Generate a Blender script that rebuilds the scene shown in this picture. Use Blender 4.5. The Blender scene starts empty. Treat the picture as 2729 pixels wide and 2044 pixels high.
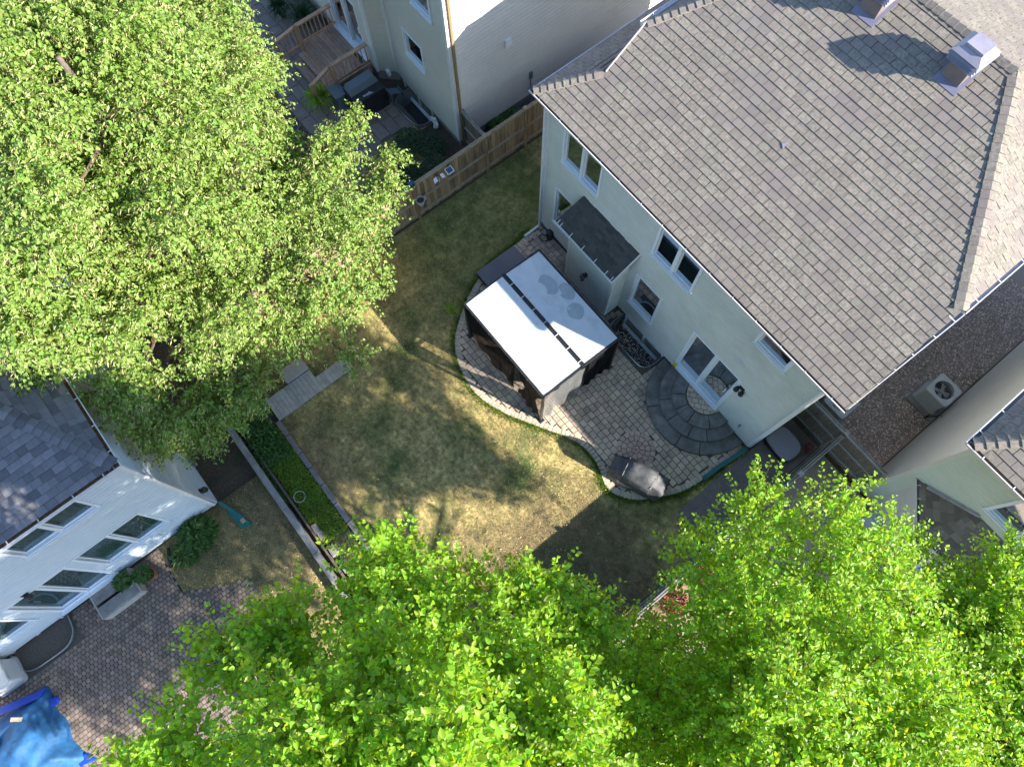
import bpy, math, random
import numpy as np
from mathutils import Vector, Matrix
random.seed(7); rng = np.random.default_rng(7)
R_ = math.radians
SC = bpy.context.scene
COL = SC.collection
# ------------------------------------------------------------------ camera, sky, sun, exposure
CAM = Vector((9.371, -8.516, 21.7))
CR = Matrix(((0.62338025, -0.74298978, 0.24364574), (0.78185385, 0.59631234, -0.18197845), (-0.01008083, 0.30393713, 0.95263876)))
FPX, PW, PH = 1890.0, 2729.0, 2044.0
cd = bpy.data.cameras.new('camera'); cam = bpy.data.objects.new('camera', cd); COL.objects.link(cam)
cam.matrix_world = Matrix.Translation(CAM) @ CR.to_4x4()
cd.sensor_width = 36; cd.lens = 36 * FPX / PW; cd.clip_start = 0.1; cd.clip_end = 500
SC.camera = cam
SUN_EL, SUN_AZ = 27.2, 23.0            # azimuth measured from +x towards +y
w = bpy.data.worlds.new('World'); SC.world = w; w.use_nodes = True
nt = w.node_tree; bg = nt.nodes['Background']
sky = nt.nodes.new('ShaderNodeTexSky'); sky.sky_type = 'NISHITA'; sky.sun_disc = False
sky.sun_elevation = R_(SUN_EL); sky.sun_rotation = R_(90 - SUN_AZ); sky.altitude = 60
sky.air_density = 1.0; sky.dust_density = 0.4; sky.ozone_density = 3.5
nt.links.new(sky.outputs[0], bg.inputs[0]); bg.inputs[1].default_value = 0.125
sd = bpy.data.lights.new('sun', 'SUN'); sd.energy = 5.0; sd.angle = R_(0.53); sd.color = (1.0, 0.955, 0.87)
so = bpy.data.objects.new('sun', sd); COL.objects.link(so); so.location = (30, 20, 40)
sdir = Vector((math.cos(R_(SUN_EL)) * math.cos(R_(SUN_AZ)), math.cos(R_(SUN_EL)) * math.sin(R_(SUN_AZ)), math.sin(R_(SUN_EL))))
so.rotation_euler = sdir.to_track_quat('Z', 'Y').to_euler()
SC.view_settings.view_transform = 'Standard'; SC.view_settings.look = 'None'
SC.view_settings.exposure = 1.6; SC.view_settings.gamma = 1.0; SC.view_settings.use_curve_mapping = False
SC.cycles.max_bounces = 8; SC.cycles.diffuse_bounces = 4; SC.cycles.transparent_max_bounces = 12
SC.cycles.transmission_bounces = 4; SC.cycles.caustics_reflective = False; SC.cycles.caustics_refractive = False

def proj(p):
    q = CR.transposed() @ (Vector(p) - CAM)
    if q.z >= -0.1: return (-9999, -9999)
    return (PW / 2 + FPX * q.x / -q.z, PH / 2 - FPX * q.y / -q.z)
def inview(p, m=0):
    x, y = proj(p); return -m < x < PW + m and -m < y < PH + m

# ------------------------------------------------------------------ materials
def M(name, c, rough=.8, c2=None, scale=8, detail=5, lo=.35, hi=.65, bump=0, bscale=40, tint=0, metal=0, spec=.5, c3=None, scale3=1.2, lo3=.5, hi3=.7, speck=0, stretch=None, huevar=0):
    m = bpy.data.materials.new(name); m.use_nodes = True; t = m.node_tree; L = t.links.new
    b = t.nodes['Principled BSDF']; b.inputs['Roughness'].default_value = rough; b.inputs['Metallic'].default_value = metal
    b.inputs['Specular IOR Level'].default_value = spec
    g = t.nodes.new('ShaderNodeNewGeometry'); pos = g.outputs['Position']
    if stretch:
        mp = t.nodes.new('ShaderNodeMapping'); mp.inputs['Scale'].default_value = stretch; L(pos, mp.inputs[0]); pos = mp.outputs[0]
    def noise(s, d=detail):
        n = t.nodes.new('ShaderNodeTexNoise'); n.inputs['Scale'].default_value = s; n.inputs['Detail'].default_value = d; n.inputs['Roughness'].default_value = .6; L(pos, n.inputs[0]); return n.outputs[0]
    def ramp(f, a, b_):
        r = t.nodes.new('ShaderNodeMapRange'); r.inputs[1].default_value = a; r.inputs[2].default_value = b_; L(f, r.inputs[0]); return r.outputs[0]
    def mix(f, a, b_, mode='MIX'):
        x = t.nodes.new('ShaderNodeMix'); x.data_type = 'RGBA'; x.blend_type = mode
        for s, v in ((x.inputs[0], f), (x.inputs[6], a), (x.inputs[7], b_)):
            if hasattr(v, 'links'): L(v, s)
            else: s.default_value = v if isinstance(v, float) else (*v, 1) if len(v) == 3 else v
        return x.outputs[2]
    col = None
    if c2: col = mix(ramp(noise(scale), lo, hi), c, c2)
    if c3: col = mix(ramp(noise(scale3, 3), lo3, hi3), col if col else c, c3)
    if speck: col = mix(ramp(noise(180, 2), .3, .7), col if col else c, tuple(v * (1 - speck) for v in c), 'MIX')
    if tint or huevar:
        oi = t.nodes.new('ShaderNodeObjectInfo'); a = t.nodes.new('ShaderNodeMath'); a.operation = 'ADD'
        L(oi.outputs['Random'], a.inputs[0]); L(g.outputs['Random Per Island'], a.inputs[1])
        fr = t.nodes.new('ShaderNodeMath'); fr.operation = 'FRACT'; L(a.outputs[0], fr.inputs[0])
        wn = t.nodes.new('ShaderNodeTexWhiteNoise'); wn.noise_dimensions = '1D'; L(fr.outputs[0], wn.inputs['W'])
        hs = t.nodes.new('ShaderNodeHueSaturation')
        if col is None: hs.inputs['Color'].default_value = (*c, 1)
        else: L(col, hs.inputs['Color'])
        v = t.nodes.new('ShaderNodeMapRange'); v.inputs[3].default_value = 1 - tint; v.inputs[4].default_value = 1 + tint; L(fr.outputs[0], v.inputs[0]); L(v.outputs[0], hs.inputs['Value'])
        if huevar:
            h = t.nodes.new('ShaderNodeMapRange'); h.inputs[3].default_value = .5 - huevar; h.inputs[4].default_value = .5 + huevar; L(wn.outputs[0], h.inputs[0]); L(h.outputs[0], hs.inputs['Hue'])
        col = hs.outputs[0]
    if col is None: b.inputs['Base Color'].default_value = (*c, 1)
    else: L(col, b.inputs['Base Color'])
    if bump:
        bp = t.nodes.new('ShaderNodeBump'); bp.inputs['Strength'].default_value = 1; bp.inputs['Distance'].default_value = bump; L(noise(bscale, 4), bp.inputs['Height']); L(bp.outputs[0], b.inputs['Normal'])
    return m
def leafmat(name, c, c2, trans=.45, tcol=None, rough=.45, vmin=.7, vmax=1.25, hue=.02):
    m = bpy.data.materials.new(name); m.use_nodes = True; t = m.node_tree; L = t.links.new
    b = t.nodes['Principled BSDF']; b.inputs['Roughness'].default_value = rough; b.inputs['Specular IOR Level'].default_value = .4
    g = t.nodes.new('ShaderNodeNewGeometry'); r = g.outputs['Random Per Island']
    x = t.nodes.new('ShaderNodeMix'); x.data_type = 'RGBA'; x.inputs[6].default_value = (*c, 1); x.inputs[7].default_value = (*c2, 1); L(r, x.inputs[0])
    wn = t.nodes.new('ShaderNodeTexWhiteNoise'); wn.noise_dimensions = '1D'; L(r, wn.inputs['W'])
    hs = t.nodes.new('ShaderNodeHueSaturation'); L(x.outputs[2], hs.inputs['Color'])
    v = t.nodes.new('ShaderNodeMapRange'); v.inputs[3].default_value = vmin; v.inputs[4].default_value = vmax; L(wn.outputs[0], v.inputs[0]); L(v.outputs[0], hs.inputs['Value'])
    h = t.nodes.new('ShaderNodeMapRange'); h.inputs[3].default_value = .5 - hue; h.inputs[4].default_value = .5 + hue; L(wn.outputs[0], h.inputs[0]); L(h.outputs[0], hs.inputs['Hue'])
    L(hs.outputs[0], b.inputs['Base Color'])
    tr = t.nodes.new('ShaderNodeBsdfTranslucent')
    mt = t.nodes.new('ShaderNodeMix'); mt.data_type = 'RGBA'; mt.blend_type = 'MULTIPLY'; mt.inputs[0].default_value = 1.0; L(hs.outputs[0], mt.inputs[6]); mt.inputs[7].default_value = (*(tcol or (1.6, 1.5, .5)), 1); mt.clamp_result = False
    L(mt.outputs[2], tr.inputs[0])
    ms = t.nodes.new('ShaderNodeMixShader'); ms.inputs[0].default_value = trans; L(b.outputs[0], ms.inputs[1]); L(tr.outputs[0], ms.inputs[2])
    L(ms.outputs[0], t.nodes['Material Output'].inputs[0]); return m
def meshmat(name, c, alpha, rough=.6, gloss=0):
    m = bpy.data.materials.new(name); m.use_nodes = True; t = m.node_tree; L = t.links.new
    b = t.nodes['Principled BSDF']; b.inputs['Base Color'].default_value = (*c, 1); b.inputs['Roughness'].default_value = rough; b.inputs['Specular IOR Level'].default_value = .5 if gloss else .05
    tr = t.nodes.new('ShaderNodeBsdfTransparent'); ms = t.nodes.new('ShaderNodeMixShader'); ms.inputs[0].default_value = alpha
    L(tr.outputs[0], ms.inputs[1]); L(b.outputs[0], ms.inputs[2])
    if gloss:
        n = t.nodes.new('ShaderNodeTexNoise'); n.inputs['Scale'].default_value = 2.5; n.inputs['Detail'].default_value = 1; n.inputs['Distortion'].default_value = 1.5
        bp = t.nodes.new('ShaderNodeBump'); bp.inputs['Distance'].default_value = .03; L(n.outputs[0], bp.inputs['Height']); L(bp.outputs[0], b.inputs['Normal'])
    L(ms.outputs[0], t.nodes['Material Output'].inputs[0]); return m
def glassmat(name, tint=(.75, .85, .85)):
    m = bpy.data.materials.new(name); m.use_nodes = True; t = m.node_tree; L = t.links.new
    tr = t.nodes.new('ShaderNodeBsdfTransparent'); tr.inputs[0].default_value = (*tint, 1)
    gl = t.nodes.new('ShaderNodeBsdfGlossy'); gl.inputs['Roughness'].default_value = .02
    gl.inputs['Color'].default_value = (.9, .95, 1, 1)
    fr = t.nodes.new('ShaderNodeFresnel'); fr.inputs[0].default_value = 1.6
    a = t.nodes.new('ShaderNodeMath'); a.operation = 'MULTIPLY_ADD'; a.inputs[1].default_value = .75; a.inputs[2].default_value = .04; a.use_clamp = True; L(fr.outputs[0], a.inputs[0])
    ms = t.nodes.new('ShaderNodeMixShader'); L(a.outputs[0], ms.inputs[0]); L(tr.outputs[0], ms.inputs[1]); L(gl.outputs[0], ms.inputs[2])
    L(ms.outputs[0], t.nodes['Material Output'].inputs[0]); return m

MAT = dict(
    siding_main=M('siding_main', (.545, .56, .51), .55, c2=(.58, .61, .57), scale=2, c3=(.49, .52, .47), scale3=.7, bump=.0006, bscale=60),
    siding_tan=M('siding_tan', (.52, .49, .42), .55, c2=(.56, .53, .46), scale=2),
    siding_rn=M('siding_beige', (.62, .56, .49), .6, c2=(.66, .60, .53), scale=1.5),
    siding_green=M('siding_green', (.50, .54, .44), .6, c2=(.54, .58, .48), scale=1.5),
    siding_white=M('siding_white', (.50, .57, .62), .55, c2=(.55, .61, .66), scale=2),
    trim=M('trim_white', (.62, .64, .66), .5, c2=(.7, .7, .7), scale=3),
    vinyl=M('vinyl_white', (.72, .76, .80), .4),
    gutter=M('gutter_white', (.72, .68, .68), .4, c2=(.6, .55, .54), scale=6),
    dirt=M('gutter_dirt', (.12, .085, .07), .95, c2=(.22, .16, .13), scale=30, bump=.004),
    leafdirt=M('dead_leaves', (.22, .09, .03), .95, c2=(.09, .045, .02), scale=40, c3=(.35, .17, .06), scale3=18, bump=.012, bscale=60),
    shingle=M('shingle_taupe', (.205, .172, .14), .95, c2=(.43, .375, .305), scale=16, detail=9, lo=.36, hi=.66, tint=.10, huevar=.012, c3=(.27, .225, .205), scale3=1.1, lo3=.48, hi3=.62, speck=.4, bump=.0015, bscale=260),
    underlay=M('shingle_gap', (.03, .027, .025), .95),
    shingle_blue=M('shingle_slate', (.165, .155, .165), .95, c2=(.21, .205, .215), scale=9, tint=.34, huevar=.05, speck=.3, bump=.002, bscale=260),
    shingle_dark=M('shingle_charcoal', (.06, .064, .066), .95, c2=(.08, .084, .084), scale=9, tint=.25, huevar=.03, speck=.35),
    shingle_brown=M('shingle_brown', (.19, .15, .125), .95, c2=(.22, .19, .15), scale=5, tint=.3, huevar=.02, speck=.3),
    concrete=M('concrete', (.33, .315, .29), .9, c2=(.24, .23, .21), scale=3, bump=.003),
    paver=M('paver_red_grey', (.62, .475, .345), .9, c2=(.52, .40, .30), scale=5, tint=.17, huevar=.012, c3=(.30, .25, .21), scale3=.8, lo3=.5, hi3=.7, bump=.002, bscale=120),
    paver_pink=M('paver_pink', (.56, .38, .29), .9, c2=(.48, .35, .27), scale=6, tint=.15, bump=.002, bscale=120),
    paver_dark=M('paver_dark', (.20, .15, .115), .9, c2=(.26, .20, .16), scale=4, tint=.28, huevar=.015, c3=(.36, .27, .20), scale3=1.3, lo3=.58, hi3=.75, bump=.003, bscale=90),
    edge_paver=M('paver_edge', (.58, .47, .36), .9, c2=(.48, .39, .30), scale=5, tint=.12),
    sand=M('joint_sand', (.14, .115, .09), .98, c2=(.09, .075, .06), scale=20),
    step=M('step_stone', (.135, .12, .10), .75, c2=(.20, .20, .19), scale=4, c3=(.26, .24, .21), scale3=2.2, lo3=.52, hi3=.72, tint=.1, bump=.002, bscale=60),
    stepside=M('step_side', (.07, .07, .07), .85),
    fence=M('fence_wood', (.26, .165, .085), .85, c2=(.38, .26, .145), scale=5, tint=.38, stretch=(3, 3, .35), bump=.002, bscale=30, c3=(.11, .08, .055), scale3=1.5),
    fence_rail=M('fence_rail', (.42, .34, .24), .85, c2=(.3, .23, .15), scale=6, bump=.002),
    fence_dark=M('fence_dark_wood', (.13, .11, .08), .9, c2=(.18, .15, .11), scale=4, tint=.15, stretch=(3, 3, .35)),  # dark brown wood for the gates, yard fence and timber edging
    oldwood=M('grey_wood', (.30, .28, .26), .9, c2=(.2, .18, .165), scale=6, tint=.12, bump=.003, bscale=40, c3=(.38, .35, .32), scale3=3),
    palewood=M('pale_wood', (.46, .43, .385), .9, c2=(.36, .33, .3), scale=6, tint=.1, bump=.003),
    cedar=M('deck_cedar', (.52, .30, .18), .75, c2=(.42, .24, .14), scale=5, tint=.15, c3=(.60, .38, .24), scale3=2, bump=.001),
    deckfloor=M('deck_floor', (.42, .27, .19), .8, c2=(.32, .2, .15), scale=6, tint=.18, c3=(.44, .31, .22), scale3=2.2, bump=.0015),
    slab=M('slab', (.25, .20, .17), .9, c2=(.19, .155, .135), scale=4, tint=.12, bump=.003),
    soil=M('soil', (.07, .048, .033), .98, c2=(.12, .082, .055), scale=14, c3=(.05, .055, .025), scale3=1.5, bump=.02, bscale=30),
    grass=M('grass', (.23, .215, .06), .95, c2=(.66, .46, .20), scale=7, detail=10, c3=(.085, .12, .03), scale3=.6, lo3=.45, hi3=.68, bump=.025, bscale=55),
    gravel=M('gravel_ground', (.48, .37, .30), .95, c2=(.24, .18, .145), scale=45, detail=8, c3=(.14, .15, .07), scale3=.9, lo3=.55, hi3=.75, bump=.012, bscale=50),
    pebble=M('pebble', (.60, .46, .38), .8, tint=.75, huevar=.02),
    wellgravel=M('well_gravel', (.10, .09, .08), .95, c2=(.045, .04, .035), scale=35, detail=8, bump=.03, bscale=35),
    metal=M('galvanised', (.42, .44, .45), .35, metal=.8, c2=(.33, .35, .37), scale=5),
    white=M('white_plastic', (.78, .78, .78), .4),
    black=M('black_plastic', (.02, .02, .022), .45),
    blackmetal=M('black_steel', (.025, .025, .028), .4),
    green=M('green_pipe', (.02, .13, .115), .4, c2=(.03, .18, .155), scale=8),
    flue_brown=M('flue_brown', (.15, .115, .11), .5, c2=(.19, .15, .14), scale=4), flue_blue=M('flue_blue', (.17, .165, .22), .45, c2=(.2, .19, .25), scale=4),
    canopy=M('canopy_white', (.56, .59, .62), .7, c2=(.64, .66, .68), scale=1.6, c3=(.47, .49, .50), scale3=2.3, lo3=.55, hi3=.75, bump=.006, bscale=3),
    puddle=M('canopy_puddle', (.33, .37, .40), .25, c2=(.42, .46, .48), scale=5),
    cover=M('grill_cover', (.042, .042, .045), .62, c2=(.10, .098, .098), scale=4, bump=.012, bscale=7),
    coverblack=M('black_cover', (.015, .015, .018), .4, c2=(.03, .03, .035), scale=3, bump=.006, bscale=8),
    lid=M('box_lid', (.13, .125, .145), .5, c2=(.15, .145, .165), scale=3),
    ac=M('ac_paint', (.60, .58, .54), .5, c2=(.54, .52, .49), scale=3),
    ac_side=M('ac_side', (.38, .37, .35), .6),
    chimney=M('vent_metal', (.27, .245, .29), .4, c2=(.32, .29, .34), scale=3, metal=.1),
    tarp=M('tarp_blue', (.012, .07, .17), .65, c2=(.02, .125, .30), scale=3, bump=.012, bscale=9),
    tarp2=M('tarp_bright', (.008, .05, .42), .45),
    plank=M('tan_board', (.50, .38, .25), .8, c2=(.42, .3, .19), scale=12),
    terracotta=M('terracotta', (.30, .12, .06), .8), potgrey=M('pot_grey', (.42, .44, .47), .5),
    bark=M('bark', (.16, .125, .095), .95, c2=(.09, .07, .055), scale=12, bump=.01, bscale=25),
    twig=M('twig', (.13, .09, .055), .85), interior=M('room_dark', (.035, .026, .022), .9),
    blue_reflection=M('blue_reflection_folds', (.16, .21, .26), .9, c2=(.24, .29, .34), scale=3), pale_reflection=M('pale_reflection', (.52, .56, .54), .9, c2=(.40, .44, .43), scale=5, stretch=(2, 2, .4)), curtain=M('curtain', (.36, .38, .32), .9, c2=(.2, .21, .18), scale=9, stretch=(3, 3, .1)), blind=M('blind', (.45, .47, .46), .7),  # blue and pale grey folds imitate reflections in the panes
    floorwood=M('room_floor', (.12, .06, .04), .5, c2=(.07, .035, .025), scale=5), yellow=M('yellow_plastic', (.55, .55, .03), .5),
    solar=M('solar_cell', (.03, .06, .12), .2, c2=(.05, .09, .17), scale=20), red=M('red_hose', (.35, .02, .02), .5),
    chairblue=M('sling_fabric', (.17, .20, .27), .7), stone=M('wall_stone', (.27, .235, .215), .9, c2=(.2, .18, .17), scale=6, tint=.15, bump=.008),
    litter=M('fallen_leaf', (.48, .38, .16), .8, tint=.5, huevar=.04), blade=M('grass_blade', (.20, .235, .05), .8, tint=.55, huevar=.03), blade_dry=M('dry_blade', (.55, .45, .23), .85, tint=.5),
    netting=meshmat('black_netting', (.008, .008, .009), .965, .7), sheer=meshmat('grey_sheer', (.20, .20, .195), .62, .22, gloss=1),
    glass=glassmat('window_glass'), granite=M('mottled_lid', (.30, .29, .31), .6, c2=(.42, .41, .43), scale=60, detail=8), bluegrey=M('bluegrey_metal', (.13, .17, .19), .5),
    wire=M('wire', (.5, .5, .52), .4, metal=.5), flashing=M('flashing', (.30, .28, .29), .45, c2=(.4, .38, .37), scale=5))
LEAF_LINDEN = leafmat('linden_leaf', (.15, .26, .04), (.27, .37, .075), .35, (1.45, 1.4, .55), hue=.015)
LEAF_BRACT = leafmat('linden_bract', (.58, .58, .22), (.66, .60, .28), .35, (1.0, 1.0, .7))
LEAF_LIME = leafmat('lime_leaf', (.18, .36, .03), (.34, .52, .035), .5, (2.1, 1.7, .5), rough=.38, vmin=.62, vmax=1.3)
LEAF_GREEN = leafmat('shrub_leaf', (.06, .14, .03), (.10, .20, .04), .3)
LEAF_DARK = leafmat('dark_leaf', (.03, .075, .03), (.05, .11, .045), .25)
LEAF_YEL = leafmat('yellow_green_leaf', (.24, .33, .025), (.15, .27, .025), .35)
LEAF_BLADE = leafmat('long_blade', (.34, .50, .05), (.2, .36, .04), .35)
LEAF_RED = leafmat('red_leaf', (.22, .05, .02), (.12, .03, .02), .2)

def grass_zones():
    t = MAT['grass'].node_tree; L = t.links.new; b = t.nodes['Principled BSDF']; src = b.inputs['Base Color'].links[0].from_socket
    g = t.nodes.new('ShaderNodeNewGeometry')
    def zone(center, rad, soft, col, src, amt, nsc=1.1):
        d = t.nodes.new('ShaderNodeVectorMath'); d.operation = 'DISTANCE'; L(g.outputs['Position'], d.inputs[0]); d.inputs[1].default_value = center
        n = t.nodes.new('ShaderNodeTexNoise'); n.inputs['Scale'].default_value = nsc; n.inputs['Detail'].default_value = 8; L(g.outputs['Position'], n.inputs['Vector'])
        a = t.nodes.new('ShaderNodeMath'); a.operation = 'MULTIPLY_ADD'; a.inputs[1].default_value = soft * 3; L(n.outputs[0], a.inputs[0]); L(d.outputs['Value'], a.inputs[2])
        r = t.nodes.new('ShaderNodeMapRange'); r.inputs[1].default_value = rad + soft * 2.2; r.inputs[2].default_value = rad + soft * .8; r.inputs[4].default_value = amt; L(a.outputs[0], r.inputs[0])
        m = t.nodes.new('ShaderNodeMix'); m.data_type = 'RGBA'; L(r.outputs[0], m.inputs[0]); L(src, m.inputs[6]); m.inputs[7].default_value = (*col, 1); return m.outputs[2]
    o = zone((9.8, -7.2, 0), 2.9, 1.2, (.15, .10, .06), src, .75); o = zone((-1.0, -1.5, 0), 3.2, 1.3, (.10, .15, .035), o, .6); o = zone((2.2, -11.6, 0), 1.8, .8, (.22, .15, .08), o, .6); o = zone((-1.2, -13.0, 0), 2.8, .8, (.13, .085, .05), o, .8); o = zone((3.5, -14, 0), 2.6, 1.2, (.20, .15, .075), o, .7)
    # worn and lush tufts at hand size
    n = t.nodes.new('ShaderNodeTexNoise'); n.inputs['Scale'].default_value = 2.1; n.inputs['Detail'].default_value = 10; n.inputs['Roughness'].default_value = .75; L(g.outputs['Position'], n.inputs['Vector'])
    r = t.nodes.new('ShaderNodeMapRange'); r.inputs[1].default_value = .42; r.inputs[2].default_value = .60; r.inputs[3].default_value = .68; r.inputs[4].default_value = 1.3; L(n.outputs[0], r.inputs[0])
    h = t.nodes.new('ShaderNodeHueSaturation'); L(o, h.inputs['Color']); L(r.outputs[0], h.inputs['Value']); L(h.outputs[0], b.inputs['Base Color'])
grass_zones()
# ------------------------------------------------------------------ helpers
def tag(o, label=None, cat=None, group=None, kind=None):
    if label: o['label'] = label
    if cat: o['category'] = cat
    if group: o['group'] = group
    if kind: o['kind'] = kind
    return o
def worldloc(o):
    v = Vector((0, 0, 0))
    while o: v += o.location; o = o.parent
    return v
class MB:
    def __init__(s): s.v = []; s.f = []; s.m = []
    def face(s, pts, m=0):
        n = len(s.v); s.v += [tuple(p) for p in pts]; s.f.append(tuple(range(n, n + len(pts)))); s.m.append(m)
    def hexa(s, b, t, m=0, cap=True, bottom=True):
        n = len(s.v); k = len(b); s.v += [tuple(p) for p in b] + [tuple(p) for p in t]
        for i in range(k): s.f.append((n + i, n + (i + 1) % k, n + k + (i + 1) % k, n + k + i)); s.m.append(m)
        if cap: s.f.append(tuple(range(n + k, n + 2 * k))); s.m.append(m)
        if bottom: s.f.append(tuple(range(n + k - 1, n - 1, -1))); s.m.append(m)
    def box(s, x0, x1, y0, y1, z0, z1, m=0):
        s.hexa([(x0, y0, z0), (x1, y0, z0), (x1, y1, z0), (x0, y1, z0)], [(x0, y0, z1), (x1, y0, z1), (x1, y1, z1), (x0, y1, z1)], m)
    def prism(s, poly, z0, z1, m=0, inset=0):
        if inset:
            cx = sum(p[0] for p in poly) / len(poly); cy = sum(p[1] for p in poly) / len(poly)
            def sh(p):
                d = math.hypot(p[0] - cx, p[1] - cy) or 1; k = 1 - inset / d; return (cx + (p[0] - cx) * k, cy + (p[1] - cy) * k)
            s.hexa([(*p, z0) for p in poly], [(*sh(p), z1) for p in poly], m, bottom=False)
        else: s.hexa([(p[0], p[1], z0) for p in poly], [(p[0], p[1], z1) for p in poly], m, bottom=False)
    def bar(s, p, q, w, h, up=(0, 0, 1), m=0):
        p = Vector(p); q = Vector(q); d = (q - p).normalized(); up = Vector(up)
        sd = d.cross(up)
        if sd.length < 1e-4: sd = d.cross(Vector((1, 0, 0)))
        sd.normalize(); u = sd.cross(d).normalized(); a = sd * w / 2; b = u * h / 2
        s.hexa([p - a - b, p + a - b, p + a + b, p - a + b], [q - a - b, q + a - b, q + a + b, q - a + b], m)
    def tube(s, pts, rad, n=6, m=0, cap=True):
        pts = [Vector(p) for p in pts]; k0 = len(s.v)
        if not hasattr(rad, '__len__'): rad = [rad] * len(pts)
        for i, p in enumerate(pts):
            d = (pts[min(i + 1, len(pts) - 1)] - pts[max(i - 1, 0)]); d = d.normalized() if d.length > 1e-9 else Vector((0, 0, 1))
            a = d.cross(Vector((0.13, 0.21, 1)) if abs(d.z) < .95 else Vector((1, .1, 0))).normalized(); b = d.cross(a)
            for j in range(n):
                t = 2 * math.pi * j / n; s.v.append(tuple(p + (a * math.cos(t) + b * math.sin(t)) * rad[i]))
        for i in range(len(pts) - 1):
            for j in range(n):
                a0 = k0 + i * n + j; a1 = k0 + i * n + (j + 1) % n; s.f.append((a0, a1, a1 + n, a0 + n)); s.m.append(m)
        if cap:
            s.f.append(tuple(k0 + j for j in range(n - 1, -1, -1))); s.m.append(m)
            s.f.append(tuple(k0 + (len(pts) - 1) * n + j for j in range(n))); s.m.append(m)
    def lathe(s, c, prof, n=20, m=0, a0=0, a1=2 * math.pi):
        k0 = len(s.v); full = abs(a1 - a0 - 2 * math.pi) < 1e-6; nn = n if full else n + 1
        for r, z in prof:
            for j in range(nn):
                t = a0 + (a1 - a0) * j / n; s.v.append((c[0] + r * math.cos(t), c[1] + r * math.sin(t), c[2] + z))
        for i in range(len(prof) - 1):
            for j in range(n):
                j2 = (j + 1) % nn; s.f.append((k0 + i * nn + j, k0 + i * nn + j2, k0 + (i + 1) * nn + j2, k0 + (i + 1) * nn + j)); s.m.append(m)
    def build(s, name, mats, parent=None, smooth=False, origin=None, **tg):
        if not isinstance(mats, (list, tuple)): mats = [mats]
        if origin is None:
            if parent is not None: origin = worldloc(parent)
            else:
                xs = [p[0] for p in s.v]; ys = [p[1] for p in s.v]; zs = [p[2] for p in s.v]
                origin = Vector(((min(xs) + max(xs)) / 2, (min(ys) + max(ys)) / 2, min(zs)))
        me = bpy.data.meshes.new(name); o0 = origin
        me.from_pydata([(a - o0[0], b - o0[1], c - o0[2]) for a, b, c in s.v], [], s.f)
        for m in mats: me.materials.append(MAT[m] if isinstance(m, str) else m)
        if len(mats) > 1: me.polygons.foreach_set('material_index', s.m)
        if smooth: me.polygons.foreach_set('use_smooth', [True] * len(s.f))
        o = bpy.data.objects.new(name, me); COL.objects.link(o)
        if parent is not None: o.parent = parent
        else: o.location = origin
        return tag(o, **tg)
def thing(name, loc, label, cat, group=None):
    o = bpy.data.objects.new(name, None); COL.objects.link(o); o.location = loc; o.empty_display_size = .2
    return tag(o, label, cat, group)
def copy_tree(o, parent=None):
    c = o.copy(); COL.objects.link(c); c.parent = parent
    for ch in [x for x in o.children]: copy_tree(ch, c)
    return c
def place(me, name, loc, parent, rz=0, sc=None, mw=None, **tg):
    o = bpy.data.objects.new(name, me); COL.objects.link(o); o.parent = parent
    if mw is not None: o.matrix_local = mw
    else:
        o.location = Vector(loc) - worldloc(parent); o.rotation_euler = (0, 0, rz)
        if sc: o.scale = sc
    return tag(o, **tg)
def mesh_only(mb, name, mats):
    me = bpy.data.meshes.new(name); me.from_pydata(mb.v, [], mb.f)
    for m in (mats if isinstance(mats, (list, tuple)) else [mats]): me.materials.append(MAT[m] if isinstance(m, str) else m)
    return me
def sheet(name, x0, x1, y0, y1, z, holes, mat, **tg):
    xs = sorted({x0, x1, *[h[0] for h in holes], *[h[1] for h in holes]}); ys = sorted({y0, y1, *[h[2] for h in holes], *[h[3] for h in holes]})
    xs = [x for x in xs if x0 <= x <= x1]; ys = [y for y in ys if y0 <= y <= y1]; m = MB()
    for a, b in zip(xs, xs[1:]):
        for c, d in zip(ys, ys[1:]):
            if any(h[0] <= (a + b) / 2 <= h[1] and h[2] <= (c + d) / 2 <= h[3] for h in holes): continue
            m.face([(a, c, z), (b, c, z), (b, d, z), (a, d, z)])
    return m.build(name, mat, kind='structure', **tg)
def smoothcurve(pts, n=6, closed=False):
    out = []; N = len(pts)
    for i in range(N if closed else N - 1):
        p0 = Vector(pts[(i - 1) % N] if closed or i > 0 else pts[i]); p1 = Vector(pts[i]); p2 = Vector(pts[(i + 1) % N]); p3 = Vector(pts[(i + 2) % N] if closed or i < N - 2 else pts[i + 1])
        for k in range(n):
            t = k / n; out.append(.5 * ((2 * p1) + (p2 - p0) * t + (2 * p0 - 5 * p1 + 4 * p2 - p3) * t * t + (3 * p1 - p0 - 3 * p2 + p3) * t ** 3))
    if not closed: out.append(Vector(pts[-1]))
    return out
def inside(p, poly):
    x, y = p[0], p[1]; c = False; n = len(poly)
    for i in range(n):
        x1, y1 = poly[i][0], poly[i][1]; x2, y2 = poly[(i + 1) % n][0], poly[(i + 1) % n][1]
        if (y1 > y) != (y2 > y) and x < (x2 - x1) * (y - y1) / (y2 - y1) + x1: c = not c
    return c
def clip(poly, hp):      # hp: list of (a,b,c) keep a*x+b*y<=c
    for a, b, c in hp:
        out = []
        for i in range(len(poly)):
            p, q = poly[i], poly[(i + 1) % len(poly)]; dp = a * p[0] + b * p[1] - c; dq = a * q[0] + b * q[1] - c
            if dp <= 0: out.append(p)
            if dp * dq < 0:
                t = dp / (dp - dq); out.append((p[0] + (q[0] - p[0]) * t, p[1] + (q[1] - p[1]) * t))
        poly = out
        if len(poly) < 3: return []
    return poly
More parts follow.
